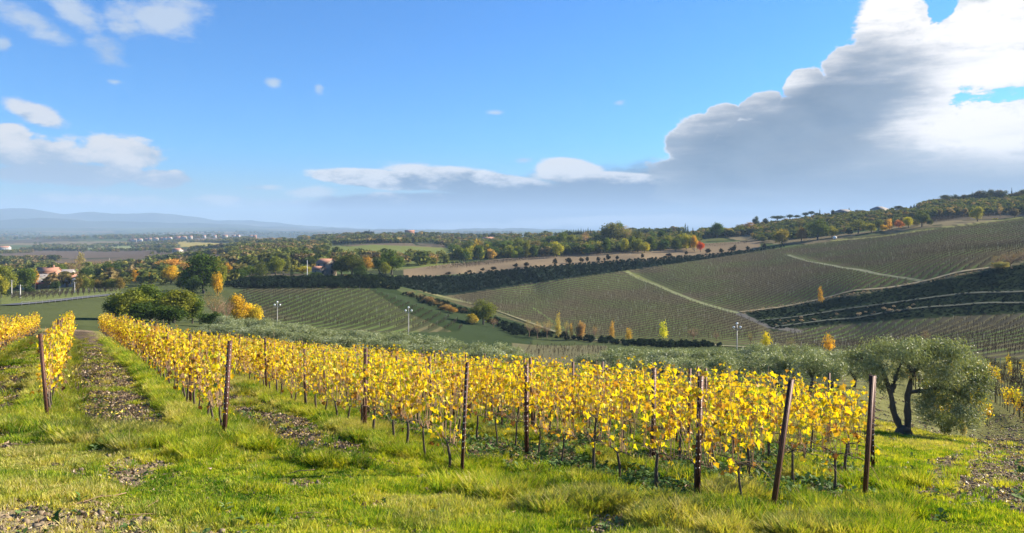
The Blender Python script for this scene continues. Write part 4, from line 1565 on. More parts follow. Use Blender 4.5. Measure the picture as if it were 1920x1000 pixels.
# farther left, round the farmhouse and across the valley floor
for px, d, top, w_, c_, kd, lb in (
        (12, 262, 499, 44, OG, 'broad', 'olive green tree at the left edge behind the utility poles'),
        (48, 270, 501, 48, MG, 'broad', 'bushy green tree just left of the salmon farmhouse'),
        (3, 235, 514, 26, YG, 'bush', 'yellow green bush low at the left edge'),
        (66, 300, 505, 20, GO, 'open', 'thin golden tree beside the bushy green tree'),
        (56, 250, 536, 20, DG, 'bush', 'dark round shrub under the bushy green tree'),
        (14, 244, 540, 22, BL, 'bush', 'dull green shrub at the left edge by the field'),
        (104, 288, 527, 22, DG, 'bush', 'dark green small tree in front of the farmhouse'),
        (112, 345, 494, 32, MG, 'broad', 'green tree rising behind the farmhouse'),
        (122, 330, 515, 20, YG, 'open', 'yellowish small tree at the right end of the farmhouse'),
        (140, 372, 483, 44, TAN, 'bare', 'tall leafless tan poplar clump right of the farmhouse'),
        (152, 520, 470, 20, (.24, .20, .08), 'poplar', 'tall pale brown poplar behind the tan poplar clump'),
        (163, 330, 501, 28, DG, 'broad', 'dark round tree right of the tan poplar clump'),
        (204, 345, 491, 48, DG, 'broad', 'dark green tree with a pointed top left of the yellow trees'),
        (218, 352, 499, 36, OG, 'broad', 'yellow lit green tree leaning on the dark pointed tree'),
        (236, 330, 510, 30, DG, 'bush', 'dark bush between the green trees and yellow trees'),
        (254, 318, 504, 22, GO, 'bush', 'leftmost of the three yellow trees in the valley'),
        (284, 300, 510, 22, YE, 'bush', 'small golden tree between the two other yellow trees'),
        (320, 300, 497, 40, YE, 'broad', 'largest golden tree left of the big dark tree'),
        (300, 350, 498, 36, DG, 'broad', 'dark tree behind the small golden tree'),
        (318, 400, 485, 58, (.42, .24, .06), 'open', 'rusty orange topped tree behind the largest golden tree'),
        (345, 380, 492, 30, (.34, .21, .07), 'open', 'pale orange tree against the big dark tree'),
        (382, 252, 474, 84, (.050, .085, .016), 'bush', 'big dark green tree standing alone left of centre'),
        (411, 256, 482, 34, OG, 'broad', 'sunlit right lobe of the big dark tree'),  # lit side of the big dark tree, sunlight put into a lighter green
        (408, 246, 508, 24, YE, 'bush', 'yellow bush at the foot of the big dark tree'),
        (362, 244, 515, 30, DG, 'bush', 'dark bush at the left foot of the big dark tree'),
        (345, 262, 520, 34, DG, 'bush', 'dark bush under the pale orange tree'),
        (428, 330, 493, 16, GO, 'bush', 'small orange tree just right of the big dark tree')):
    tree(kd, px, d, top, w_, jit(c_, .08), lb, 'trees on the valley floor at the left', 'tree')
for k, px in enumerate(range(146, 226, 13)):
    tree('bush', px, 268 + RNG.uniform(-6, 6), 521 + RNG.uniform(-3, 3), 22, jit(OG if k % 3 else (.16, .12, .04)), 'olive green tree in the low row behind the left field',
         'low trees behind the left field', 'tree')
for k, px in enumerate(range(158, 214, 5)):
    tree('bare', px, 560 + RNG.uniform(-15, 15), 486 + RNG.uniform(-2, 3), 9, jit(TAN), 'bare tan sapling in the pale plantation across the valley floor', 'bare saplings of the plantation', 'tree')
# middle left: hedge and trees round the stone farmhouse
for px, d, top, w_, c_, kd, lb in (
        (446, 300, 503, 46, DG, 'broad', 'dark tree at the left end of the shaded hedge'),
        (468, 330, 498, 34, MG, 'broad', 'green tree behind the left end of the shaded hedge'),
        (490, 318, 483, 30, (.10, .12, .035), 'conifer', 'pale green conifer left of the thin cypress'),
        (516, 325, 480, 42, OG, 'broad', 'round yellow green tree between the conifer and the poplar'),
        (541, 335, 474, 14, (.13, .14, .05), 'poplar', 'narrow pale poplar beside the thin cypress'),
        (547, 296, 496, 8, (.02, .035, .015), 'cypress', 'thin dark cypress at the hedge'),
        (568, 345, 498, 40, (.36, .32, .04), 'bush', 'yellow shrub behind the white pole'),
        (592, 300, 510, 30, DG, 'bush', 'dark shrub left of the stone farmhouse'),
        (660, 318, 474, 62, (.075, .085, .02), 'broad', 'big dark tree beside the stone farmhouse'),
        (640, 322, 482, 40, MG, 'broad', 'green tree overhanging the stone farmhouse roof'),
        (688, 330, 480, 30, (.34, .20, .04), 'open', 'orange tinged tree right of the big dark tree'),
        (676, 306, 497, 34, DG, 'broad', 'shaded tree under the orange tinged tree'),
        (711, 345, 480, 40, MG, 'broad', 'green tree right of the farmhouse group'),
        (735, 350, 468, 52, MG, 'broad', 'tall spreading green tree at the end of the farmhouse group'),
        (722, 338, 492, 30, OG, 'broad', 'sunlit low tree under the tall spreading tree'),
        (765, 420, 494, 14, (.16, .16, .09), 'bush', 'grey green round shrub in the grass right of the farmhouse group'),
        (798, 430, 480, 36, OG, 'broad', 'round yellow green tree standing in the meadow'),
        (812, 450, 473, 30, (.26, .15, .07), 'bare', 'reddish leafless tree behind the round meadow tree'),
        (665, 560, 468, 16, MG, 'small', 'small dark green tree alone on the sunlit meadow'),
        (648, 310, 515, 20, (.2, .15, .06), 'bush', 'brown shrub at the stone farmhouse corner'),
        (683, 296, 519, 16, YG, 'bush', 'yellow green shrub at the end of the shaded hedge')):
    tree(kd, px, d, top, w_, jit(c_, .08), lb, 'trees round the stone farmhouse', 'tree')
for k, px in enumerate(np.arange(430, 720, 15)):
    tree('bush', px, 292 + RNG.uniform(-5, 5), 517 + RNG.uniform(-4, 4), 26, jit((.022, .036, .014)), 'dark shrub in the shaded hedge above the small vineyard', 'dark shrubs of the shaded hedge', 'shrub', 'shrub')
# green and yellow wooded belt behind the brown field
topline = lambda px: np.interp(px, [860, 890, 915, 940, 960, 990, 1020, 1050, 1075, 1100, 1130, 1150, 1170, 1190, 1215, 1240, 1265, 1290, 1310],
                               [458, 452, 458, 455, 447, 449, 446, 437, 443, 446, 430, 415, 424, 432, 434, 433, 442, 445, 452])
k = 0
for px in np.arange(850, 1308, 17):
    c_ = [MG, OG, (.09, .10, .03), (.16, .13, .05), MG, DG][k % 6]
    lb = ['mid green tree', 'olive green tree', 'dull green tree', 'brownish tree', 'leafy green tree', 'dark green tree'][k % 6]
    tree('broad' if k % 4 else 'open', px + RNG.uniform(-4, 4), RNG.uniform(540, 640), topline(px) + RNG.uniform(-6, 4), RNG.uniform(26, 38), jit(c_),
         lb + ' at the back of the wooded belt', 'back trees of the wooded belt', 'tree')
    k += 1
for px in np.arange(862, 1300, 11.5):
    c_ = [OG, YG, MG, (.17, .17, .035), DG, (.24, .22, .04), MG][k % 7]
    lb = ['olive green bush', 'yellow green bush', 'mid green bush', 'light green bush', 'dark green bush', 'yellowish bush', 'leafy green bush'][k % 7]
    base = np.interp(px, [860, 1000, 1200, 1300], [487, 483, 474, 468])
    tree('bush', px + RNG.uniform(-3, 3), RNG.uniform(465, 520), base - RNG.uniform(20, 32), RNG.uniform(20, 30), jit(c_),
         lb + ' at the front of the wooded belt', 'front bushes of the wooded belt', 'shrub', 'shrub')
    k += 1
for px, d, top, w_, c_, kd, lb in (
        (893, 500, 446, 15, (.45, .32, .04), 'poplar', 'tall golden poplar at the left of the wooded belt'),
        (921, 480, 466, 22, (.42, .29, .10), 'bush', 'pale gold bush below the tall golden poplar'),
        (903, 490, 462, 14, YG, 'bush', 'yellow green bush beside the tall golden poplar'),
        (870, 470, 470, 30, DG, 'broad', 'dark tree under the tall golden poplar'),
        (966, 470, 470, 16, (.22, .26, .04), 'bush', 'bright green round bush at the left of the brown field'),
        (1152, 560, 414, 62, (.14, .135, .05), 'broad', 'largest tree on the skyline of the wooded belt'),
        (1176, 555, 420, 36, (.26, .18, .08), 'bare', 'leafless tan tree right of the largest skyline tree'),
        (1098, 600, 432, 24, (.28, .17, .08), 'bare', 'pinkish brown leafless tree before the cypress grove'),
        (1094, 480, 463, 10, GO, 'small', 'small orange bush in the middle of the wooded belt'),
        (1248, 600, 425, 4.5, (.02, .035, .018), 'cypress', 'single thin cypress left of the cypress group'),
        (1273, 600, 425, 5.5, (.02, .035, .018), 'cypress', 'short cypress left of the three tall ones'),
        (1281, 600, 425, 6, (.02, .035, .018), 'cypress', 'left of the three tall close cypresses'),
        (1285, 606, 418.5, 6, (.02, .035, .018), 'cypress', 'tallest middle one of the three close cypresses'),
        (1289.5, 600, 423, 6, (.02, .035, .018), 'cypress', 'right of the three tall close cypresses'),
        (1299, 600, 427, 5.5, (.02, .035, .018), 'cypress', 'cypress above the orange and red trees'),
        (1302, 485, 439, 16, (.45, .27, .03), 'broad', 'orange yellow tree next to the red tree'),
        (1313, 480, 452, 16, (.52, .10, .03), 'broad', 'bright red tree at the end of the wooded belt'),
        (1345, 600, 418, 38, (.06, .10, .025), 'broad', 'round dark green tree right of the cypresses'),
        (1366, 605, 427, 28, (.25, .20, .06), 'broad', 'yellowish tree against the round dark green tree'),
        (1388, 640, 420, 28, (.13, .12, .05), 'broad', 'dull green tree between the yellowish and tan trees'),
        (1407, 630, 416, 32, (.27, .17, .08), 'open', 'tan autumn tree below the ridge pines')):
    tree(kd, px, d, top, w_, jit(c_, .05), lb, 'marked trees of the wooded belt', 'tree')
for k in range(13):
    px = 1067 + k * 4.4 + RNG.uniform(-1, 1)
    tree('cypress', px, 780 + RNG.uniform(-20, 20), 427 + abs(k - 6) * .5 + RNG.uniform(-2, 3), 4.5, jit((.035, .055, .03)), 'slim dark cypress in the grove on the skyline', 'cypresses of the skyline grove', 'tree')
for k in range(10):
    tree('small', 1066 + k * 6, 770, 435 + RNG.uniform(-2, 2), 14, jit((.05, .07, .035)), 'grey green tree in the grove on the skyline', 'grey green trees of the skyline grove', 'tree')
# olive shrubs in a trimmed row on the meadow
for k, px in enumerate(np.arange(817, 915, 8.2)):
    tree('small', px, 455 + RNG.uniform(-3, 3), 489.5, 9.5, jit((.16, .18, .10)), 'round pale olive bush in the trimmed row by the meadow', 'olive bushes of the trimmed row', 'shrub', 'shrub')
# bushes on the rim of the dark bank
for px, w_, tp in ((967, 12, 8), (987, 14, 8), (1040, 12, 11), (1065, 17, 11), (1090, 12, 9), (1101, 8, 10), (1122, 10, 8), (1133, 6, 6), (1140, 11, 12), (1157, 8, 8), (1205, 8, 8),
                   (1253, 14, 6), (1287, 8, 7), (1327, 13, 9), (1352, 12, 7), (1372, 14, 9), (1377, 10, 12), (1402, 9, 7), (1432, 12, 8), (840, 12, 5), (905, 10, 6), (925, 14, 6), (880, 12, 4)):
    base = np.interp(px, [840, 1000, 1200, 1330, 1400, 1440], [517, 500.5, 486, 477, 471, 466])
    x_, y_ = hit(px, base - 1, 250)
    h = (tp + 1) / F * y_
    tree('small', px, y_, base - tp, w_, jit((.022, .022, .016)), 'dark rounded bush on the upper rim of the dark bank', 'dark bushes on the rim of the bank', 'shrub', 'shrub', height=h)
# right hand hill: ridge line and the wooded slope
for px, d, top, w_, kd, c_, lb in (
        (1417, 720, 405, 16, 'broad', (.04, .055, .035), 'dark tree at the left foot of the ridge line'),
        (1436, 730, 408, 14, 'broad', (.045, .06, .035), 'dark tree right of the ridge foot tree'),
        (1458, 720, 404, 26, 'pine', (.04, .055, .03), 'widest umbrella pine at the left of the ridge'),
        (1481, 720, 402, 15, 'pine', (.04, .055, .03), 'second umbrella pine on the ridge'),
        (1495, 725, 403, 13, 'pine', (.04, .055, .03), 'third umbrella pine on the ridge'),
        (1510, 720, 398, 12, 'pine', (.04, .055, .03), 'umbrella pine left of the taller round pine'),
        (1521, 720, 395.5, 12, 'pine', (.04, .055, .03), 'tallest umbrella pine on the ridge'),
        (1532, 722, 399, 12, 'pine', (.04, .055, .03), 'umbrella pine beside the ridge cypress'),
        (1537, 715, 391, 3.5, 'cypress', (.02, .03, .02), 'thin cypress sticking up from the ridge pines'),
        (1562, 705, 393, 10, 'broad', (.04, .05, .035), 'dark tree at the left corner of the ridge villa'),
        (1592, 705, 389, 7, 'conifer', (.045, .05, .04), 'pointed tree at the right corner of the ridge villa'),
        (1609, 700, 393, 18, 'broad', (.08, .08, .05), 'dull tree between the two ridge houses'),
        (1625, 690, 396, 18, 'broad', (.10, .10, .05), 'olive green tree left of the pale ridge house'),
        (1684, 700, 386, 22, 'broad', (.07, .075, .045), 'tree right of the pale ridge house'),
        (1700, 705, 388, 3, 'cypress', (.02, .03, .02), 'thin cypress right of the pale ridge house'),
        (1708, 705, 385, 6, 'conifer', (.03, .04, .03), 'left dark conifer of the pair on the ridge'),
        (1714, 705, 382, 5, 'conifer', (.03, .04, .03), 'right dark conifer of the pair on the ridge'),
        (1742, 700, 375, 26, 'broad', (.04, .055, .035), 'big round dark tree on the ridge'),
        (1773, 690, 365, 22, 'pine', (.06, .065, .035), 'leaning open crowned pine above the wood'),
        (1897, 690, 351, 3.6, 'cypress', (.02, .03, .02), 'tall lone cypress at the right end of the ridge'),
        (1823, 690, 358, 3, 'cypress', (.03, .035, .02), 'thin conifer spire in the ridge wood')):
    tree(kd, px, d, top, w_, jit(c_, .05), lb, 'trees standing on the right hand ridge', 'tree')
ridge_t = lambda px: np.interp(px, [1720, 1745, 1790, 1815, 1840, 1860, 1880, 1893, 1905, 1930, 2000], [390, 384, 365, 362, 356, 354, 353, 364, 358, 352, 335])
k = 0
for px in np.arange(1728, 1990, 11):
    tree('broad', px, 690 + RNG.uniform(-12, 12), ridge_t(px) + RNG.uniform(-2, 3), RNG.uniform(22, 30), jit([(.055, .06, .035), (.09, .075, .045), (.06, .065, .03)][k % 3]),
         ['dark tree', 'brownish tree', 'dull green tree'][k % 3] + ' along the crest of the ridge wood at the right', 'crest trees of the ridge wood', 'tree')
    k += 1
k = 0
for px in np.arange(1425, 1745, 13):
    for row in range(2):
        top_ = np.interp(px, [1425, 1500, 1600, 1700, 1745], [424, 412, 402, 396, 393]) + row * 15 + RNG.uniform(-2, 4) + (7 if 1556 < px < 1676 and row == 0 else 0)
        x_, y_ = hit(px + row * 6, top_ + 13, 430)
        k += 1
        c_ = [(.08, .09, .045), (.17, .16, .05), (.10, .11, .05), (.20, .14, .07), (.07, .085, .04)][k % 5]
        lb = ['grey green tree', 'yellow green tree', 'mid green tree', 'brown tinted tree', 'dark green tree'][k % 5]
        tree('bush' if k % 2 else 'broad', px, y_, 0, 0, jit(c_), lb + ' on the wooded slope under the ridge houses', 'trees below the ridge houses', 'tree', xy_=(x_, y_), height=13.5 / F * y_, width=RNG.uniform(15, 23) / F * y_)
for px, top, w_, c_, kd, lb in (
        (1466, 428, 34, (.24, .20, .045), 'bush', 'yellowish thicket left of the rust coloured tree'),
        (1502, 425, 24, (.24, .14, .04), 'broad', 'rust coloured tree left of the large green oak'),
        (1534, 410, 46, (.10, .13, .03), 'broad', 'large green oak on the upper edge of the hill vineyard'),
        (1560, 424, 26, (.24, .22, .04), 'broad', 'yellow green tree touching the large green oak'),
        (1593, 430, 16, (.02, .03, .02), 'bush', 'dark shrub in the gap right of the large green oak'),
        (1610, 410, 40, (.13, .14, .04), 'open', 'wide open crowned tree on the vineyard edge'),
        (1634, 419, 24, (.30, .27, .04), 'bush', 'yellow green bush right of the wide open crowned tree'),
        (1648, 410, 22, (.11, .12, .04), 'open', 'slender tree between yellow bushes'),
        (1657, 421, 18, YE, 'bush', 'bright yellow bush under the slender tree'),
        (1668, 409, 13, (.55, .32, .06), 'poplar', 'narrow orange yellow tree on the vineyard edge'),
        (1686, 412, 22, (.40, .16, .07), 'broad', 'russet red tree on the vineyard edge'),
        (1704, 405, 22, (.42, .38, .04), 'broad', 'lemon yellow tree right of the russet tree'),
        (1728, 394, 28, (.11, .13, .04), 'broad', 'green tree on a clear trunk at the end of the tree line'),
        (1832, 388, 30, (.26, .24, .05), 'broad', 'lone yellow green tree on the upper grass edge'),
        (1875, 380, 14, (.34, .25, .08), 'bare', 'thin golden tree behind the bare plot'),
        (1902, 391, 26, (.14, .12, .10), 'bush', 'grey brown round shrub near the right edge'),
        (1866, 409, 12, (.36, .33, .06), 'bush', 'small lit shrub on the vineyard rim')):
    base = np.interp(px, [1460, 1500, 1600, 1700, 1800, 1920], [462, 456, 441, 430, 420, 408]) - 1.0
    x_, y_ = hit(px, base, 380)
    tree(kd, px, y_ + 2, top, w_, jit(c_, .05), lb, 'trees along the upper edge of the hill vineyard', 'tree')
# gully trees and the poplars in the valley bottom
for px, d, top, w_, c_, kd, lb in (
        (905, 232, 561, 56, (.15, .17, .035), 'broad', 'lone yellow green tree in the gully below the hill vineyard'),
        (884, 226, 588, 26, (.30, .24, .05), 'bush', 'small yellowish bush at the left foot of the gully tree'),
        (925, 228, 595, 26, (.16, .11, .06), 'bare', 'brown bare shrub at the right foot of the gully tree'),
        (770, 272, 543, 24, TAN, 'bare', 'top bare tan shrub of the brushy gully strip'),
        (787, 268, 549, 28, TAN, 'bare', 'second bare tan shrub down the brushy strip'),
        (804, 262, 556, 30, (.27, .19, .10), 'bush', 'third shrub down the brushy strip, pale brown'),
        (820, 256, 563, 30, TAN, 'bare', 'fourth shrub down the brushy strip, twiggy and tan'),
        (836, 250, 570, 28, (.33, .22, .09), 'bush', 'fifth shrub down the brushy strip'),
        (848, 245, 575, 24, (.33, .20, .06), 'bush', 'orange shrub at the lower end of the brushy strip'),
        (795, 262, 566, 22, (.10, .08, .05), 'bush', 'dark brown shrub in front of the brushy strip'),
        (870, 250, 577, 22, BR, 'bare', 'brown shrub between the brushy strip and the gully tree'),
        (714, 285, 528, 9, (.22, .24, .10), 'conifer', 'tiny pale conifer below the dark bank'),
        (728, 283, 534, 8, (.18, .18, .10), 'bare', 'tiny pale sapling below the dark bank'),
        (992, 216, 597, 26, (.28, .24, .12), 'bare', 'left pale shrub of the tan thicket in the valley'),
        (1008, 214, 600, 28, (.33, .24, .13), 'bare', 'pinkish tan shrub in the valley thicket'),
        (1026, 216, 596, 28, (.30, .24, .12), 'bare', 'middle tan shrub in the valley thicket'),
        (1046, 214, 583, 15, (.40, .32, .10), 'poplar', 'tall pale gold poplar in the valley thicket'),
        (1062, 212, 600, 18, (.34, .28, .11), 'bare', 'shrub just right of the tall pale gold poplar'),
        (1071, 212, 604, 10, (.36, .26, .10), 'poplar', 'slim tan sapling beyond the pale gold poplar'),
        (1089, 212, 600, 22, (.36, .23, .11), 'bush', 'round tan tree in the valley bottom'),
        (1115, 212, 608, 14, (.27, .19, .10), 'bare', 'thin brown tree right of the round tan tree'),
        (1147, 211, 600, 14, (.38, .24, .07), 'poplar', 'slim orange tinted poplar on the valley track'),
        (1179, 210, 614, 17, (.42, .28, .05), 'poplar', 'short golden poplar on the valley track'),
        (1243, 207, 601, 20, (.40, .40, .05), 'poplar', 'lemon green poplar alone on the valley track'),
        (1300, 200, 611, 30, (.17, .12, .10), 'bare', 'bare brown shrub right of the lemon green poplar'),
        (1343, 196, 618, 18, (.15, .12, .09), 'bare', 'small bare shrub left of the right hand lamp post'),
        (1407, 180, 622, 14, (.24, .20, .10), 'bare', 'small bare shrub right of the right hand lamp post'),
        (1437, 165, 620, 24, (.52, .44, .03), 'poplar', 'bright yellow small tree right of the lamp post'),
        (1483, 160, 632, 26, (.17, .18, .06), 'bare', 'sparse green shrub right of the bright yellow tree'),
        (1554, 150, 625, 25, (.48, .31, .05), 'poplar', 'golden orange small tree left of the big olive'),
        (1538, 252, 536, 12, (.40, .24, .05), 'poplar', 'tiny orange tree on the edge of the dark bank'),
        (1735, 150, 618, 26, (.20, .14, .10), 'bare', 'bare reddish shrub behind the big olive tree'),
        (1878, 247, 490, 36, (.42, .36, .16), 'bush', 'pale straw shrub at the end of the bank edge'),
        (1896, 245, 468, 46, (.20, .14, .09), 'bare', 'tall bare thicket tree at the right edge'),
        (1868, 249, 478, 26, (.22, .17, .10), 'bare', 'bare shrub left of the tall bare thicket tree'),
        (1922, 243, 462, 40, (.16, .12, .09), 'bare', 'bare tree cut by the right edge')):
    tree(kd, px, d, top, w_, jit(c_, .05), lb, 'small trees and shrubs of the valley', 'shrub' if kd in ('bare', 'bush') else 'tree', 'shrub' if kd in ('bare', 'bush') else 'tree')

# belt of olive trees beyond the vineyard
tops = lambda px: np.interp(px, [395, 480, 600, 700, 800, 900, 960, 990, 1090, 1150, 1200, 1290, 1350, 1420, 1500, 1560], [592, 597, 611, 619, 627, 640, 645, 655, 660, 648, 650, 656, 652, 643, 640, 655])
k = 0
for px in list(np.arange(415, 985, 26)) + list(np.arange(1150, 1580, 30)) + [1105]:
    dep = np.interp(px, [400, 600, 800, 1000, 1200, 1400, 1560], [112, 98, 92, 84, 78, 68, 58]) + RNG.uniform(-4, 4)
    wpx = RNG.uniform(46, 62) if px < 1100 else RNG.uniform(56, 76)
    tree('olive', px + RNG.uniform(-5, 5), dep, tops(px) + RNG.uniform(-3, 5), wpx, (1, 1, 1),
         'grey green olive tree, %s from the left in the belt beyond the vines' % ORD[k] if px != 1105 else 'lone small olive tree in the gap of the olive belt',
         'olive trees of the belt beyond the vineyard', 'olive tree', 'olive_tree')
    k += 1
for px in list(np.arange(400, 975, 30)) + list(np.arange(1165, 1600, 36)):
    dep = np.interp(px, [400, 600, 800, 1000, 1200, 1400, 1560], [100, 86, 78, 72, 64, 54, 44]) + RNG.uniform(-3, 3)
    tree('olive', px + RNG.uniform(-6, 6), dep, tops(px) + RNG.uniform(10, 20), RNG.uniform(60, 78), (1, 1, 1), 'grey green olive tree in the front rank of the belt',
         'front rank olive trees', 'olive tree', 'olive_tree')

# the big olive tree at the right: two heavy stems from one foot
ox, oy = at(1697, 27.0)
oz = gz(ox, oy)
big = link('olive_tree', None, None, (ox, oy, oz), 0, None, label='big old olive tree with two dark trunks on the grass bank at the right', category='olive tree')
mb = MB()


def P3(px, py, dy=0.0):
    d = oy + dy
    return np.array([(px - 960) / F * d - ox, dy, -(py - 430) / F * d - oz])


stems = [([(1690, 812), (1681, 785), (1672, 758), (1671, 735), (1660, 705), (1648, 680)], .115, -.2), ([(1672, 735), (1680, 705), (1690, 680)], .09, .1),
         ([(1701, 812), (1703, 780), (1701, 750), (1706, 720), (1716, 695), (1728, 672)], .12, .1), ([(1704, 735), (1735, 733), (1765, 726), (1790, 735)], .075, .2),
         ([(1714, 698), (1698, 680), (1680, 672)], .07, .4), ([(1726, 674), (1752, 664), (1785, 668)], .06, .2), ([(1728, 672), (1735, 655)], .06, -.2),
         ([(1650, 685), (1625, 672), (1605, 674)], .05, -.3), ([(1790, 735), (1812, 745), (1822, 765)], .045, .2)]
for pts_, r0, dy in stems:
    pp_ = np.array([P3(a, b_, dy * k / len(pts_)) for k, (a, b_) in enumerate(pts_)])
    pp_ = np.vstack([pp_[:1] + [0, 0, -.1], pp_]) if r0 > .1 else pp_
    s_ = np.linspace(0, 1, len(pp_))
    s2 = np.linspace(0, 1, 14)
    pc = np.c_[[np.interp(s2, s_, pp_[:, a]) for a in range(3)]].T + RNG.normal(0, .012, (14, 3))
    mb.tube(pc, np.linspace(r0 * 1.15, r0 * .5, 14) * (1 + RNG.normal(0, .13, 14)), 9)
mb.tube([P3(1677, 812, -.1) + [0, 0, -.12], P3(1690, 803), P3(1700, 806), P3(1712, 816, .1) + [0, 0, -.1]], [.08, .15, .15, .07], 8)
link('trunk', mb.mesh('trunk', M_oliveb, True), big)
lob = []
for (a, b_, rx, rz_, dy) in ((1620, 672, 36, 26, 0), (1660, 655, 42, 26, .4), (1700, 660, 44, 27, -.5), (1745, 655, 44, 26, .2), (1785, 662, 44, 28, -.2), (1812, 690, 32, 30, .2), (1640, 690, 34, 24, -.6),
                            (1720, 685, 40, 22, .7), (1770, 700, 42, 26, -.5), (1805, 735, 34, 34, 0), (1768, 752, 34, 30, .3), (1735, 760, 26, 22, -.2), (1800, 772, 28, 22, -.4), (1600, 668, 20, 16, .2), (1828, 715, 18, 26, 0),
                            (1722, 642, 20, 12, 0), (1772, 644, 18, 12, .2), (1690, 700, 26, 16, .2), (1838, 742, 24, 34, .1), (1822, 778, 30, 26, -.1), (1785, 792, 34, 16, .2), (1748, 782, 26, 16, .1), (1755, 722, 34, 26, .3), (1640, 712, 24, 20, -.2), (1850, 715, 18, 26, .2),
                            (1655, 725, 14, 14, .1), (1742, 742, 22, 20, -.3), (1838, 690, 20, 24, .3)):
    c_ = P3(a, b_, dy)
    lob.append((tuple(c_), (rx / F * oy, rx / F * oy * 1.1, rz_ / F * oy)))
link('crown', crown_mesh(900, lob, 33000, .054, .68, -9, .10, M_olive, .24, 1.5), big)
# sapling clump and shrubs at the foot of the olive
ids_ = ((1772, 28.5, 765, 30, (.10, .12, .06), 'bush', 'low grey green sucker bush under the right side of the big olive'),
        (1805, 28.6, 782, 16, (.42, .36, .20), 'bush', 'small straw coloured shrub on the bank under the big olive'))
for px, d, top, w_, c_, kd, lb in ids_:
    tree(kd, px, d, top, w_, c_, lb, 'shrubs under the big olive tree', 'shrub', 'shrub', minh=.3)

# ------------------------------------------------------------------ mass vegetation nobody could count
def field_points(poly, d0, d1, dirx, diry, row, along, jitter=.12):
    """points in rows over the land inside a polygon seen in the photograph"""
    P_ = np.array(poly, float)
    X_ = np.array([hit(a, b_, d0) for a, b_ in poly])
    cx, cy = X_.mean(0)
    ext = np.abs(X_ - [cx, cy]).max() * 1.6
    nrow, nal = int(ext * 2 / row), int(ext * 2 / along)
    A_, B_ = np.meshgrid(np.arange(nrow) * row - math.floor(ext / row) * row, np.arange(nal) * along - ext, indexing='ij')
    cperp = cx * diry - cy * dirx
    A_ = A_ + (math.floor(cperp / row) + .75) * row - cperp
    x_ = cx + A_ * diry + B_ * dirx + RNG.normal(0, jitter, A_.shape)
    y_ = cy - A_ * dirx + B_ * diry + RNG.normal(0, jitter, A_.shape)
    x_, y_ = x_.ravel(), y_.ravel()
    m_ = (y_ > d0) & (y_ < d1)
    x_, y_ = x_[m_], y_[m_]
    z_ = ground_z(x_, y_)
    px_, py_ = 960 + F * x_ / y_, 430 - F * z_ / y_
    c_ = np.zeros(len(x_), bool)
    for (x1, y1), (x2, y2) in zip(P_, np.roll(P_, -1, 0)):
        k_ = ((y1 > py_) != (y2 > py_)) & (px_ < (x2 - x1) * (py_ - y1) / ((y2 - y1) if y2 != y1 else 1e-9) + x1)
        c_ ^= k_
    return x_[c_], y_[c_], z_[c_], px_[c_], py_[c_]


M_barevine, q = material('bare_vine')
rnd = q.n('ShaderNodeObjectInfo').outputs['Random']
lv = attr(q, 'leafv')
c = q.mix(lv, (.060, .048, .040), q.ramp(rnd, [(0, (.09, .07, .05)), (.7, (.13, .105, .065)), (1, (.20, .17, .07))]))
finish(q, leafy(q, c, .2, (1, 1, .8), 0))
BARE = []
for k in range(5):
    rr = np.random.default_rng(700 + k)
    mb = MB()
    mb.tube([(0, 0, -.1), (.02, 0, .4), (0, .02, .75)], [.035, .03, .025], 3)
    for q_ in range(9):
        x0 = rr.uniform(-.45, .45)
        mb.tube([(x0 * .6, 0, .75), (x0, rr.normal(0, .06), 1.15), (x0 + rr.normal(0, .12), rr.normal(0, .12), rr.uniform(1.35, 1.75))], [.014, .011, .007], 3, cap=False)
    nv = sum(len(q_) for kk in mb.f for q_ in mb.f[kk])
    tri = MB()
    n_l = 16
    for q_ in range(n_l):
        p_ = np.array([rr.uniform(-.5, .5), rr.normal(0, .12), rr.uniform(.7, 1.6)])
        a_ = rr.normal(0, .06, 3)
        b2 = rr.normal(0, .06, 3)
        mb.put([p_, p_ + a_, p_ + a_ + b2, p_ + b2], [(0, 1, 2, 3)], 0)
    mm = mb.mesh('bare_vine', M_barevine)
    av = np.zeros(len(mm.polygons), np.float32)
    av[-n_l:] = 1
    a_ = mm.attributes.new('leafv', 'FLOAT', 'FACE')
    a_.data.foreach_set('value', av)
    BARE.append(mm)
stake = MB()
stake.box(-.022, .022, -.022, .022, -.1, 1.85)
BARE.append(stake.mesh('stake', M_greypole))
BARE[-1].name = 'stake'


def bare_rows(name, poly, d0, d1, az, row, along, label, cut=None, smin=.85, dens=1.0):
    x_, y_, z_, px_, py_ = field_points(poly, d0, d1, math.sin(math.radians(az)), math.cos(math.radians(az)), row, along)
    if cut is not None:
        m_ = cut(px_, py_)
        x_, y_, z_ = x_[m_], y_[m_], z_[m_]
    m_ = RNG.random(len(x_)) < dens
    x_, y_, z_ = x_[m_], y_[m_], z_[m_]
    n_ = len(x_)
    ids = RNG.integers(0, 5, n_)
    st = RNG.random(n_) < .03
    ids[st] = 5
    print(name, n_)
    rz = math.pi / 2 - math.radians(az)
    return scatter(name, BARE, np.c_[x_, y_, z_], np.c_[np.zeros(n_), np.zeros(n_), np.full(n_, rz) + RNG.normal(0, .1, n_)], RNG.uniform(smin, smin + .3, n_), ids, label=label, category='vineyard')


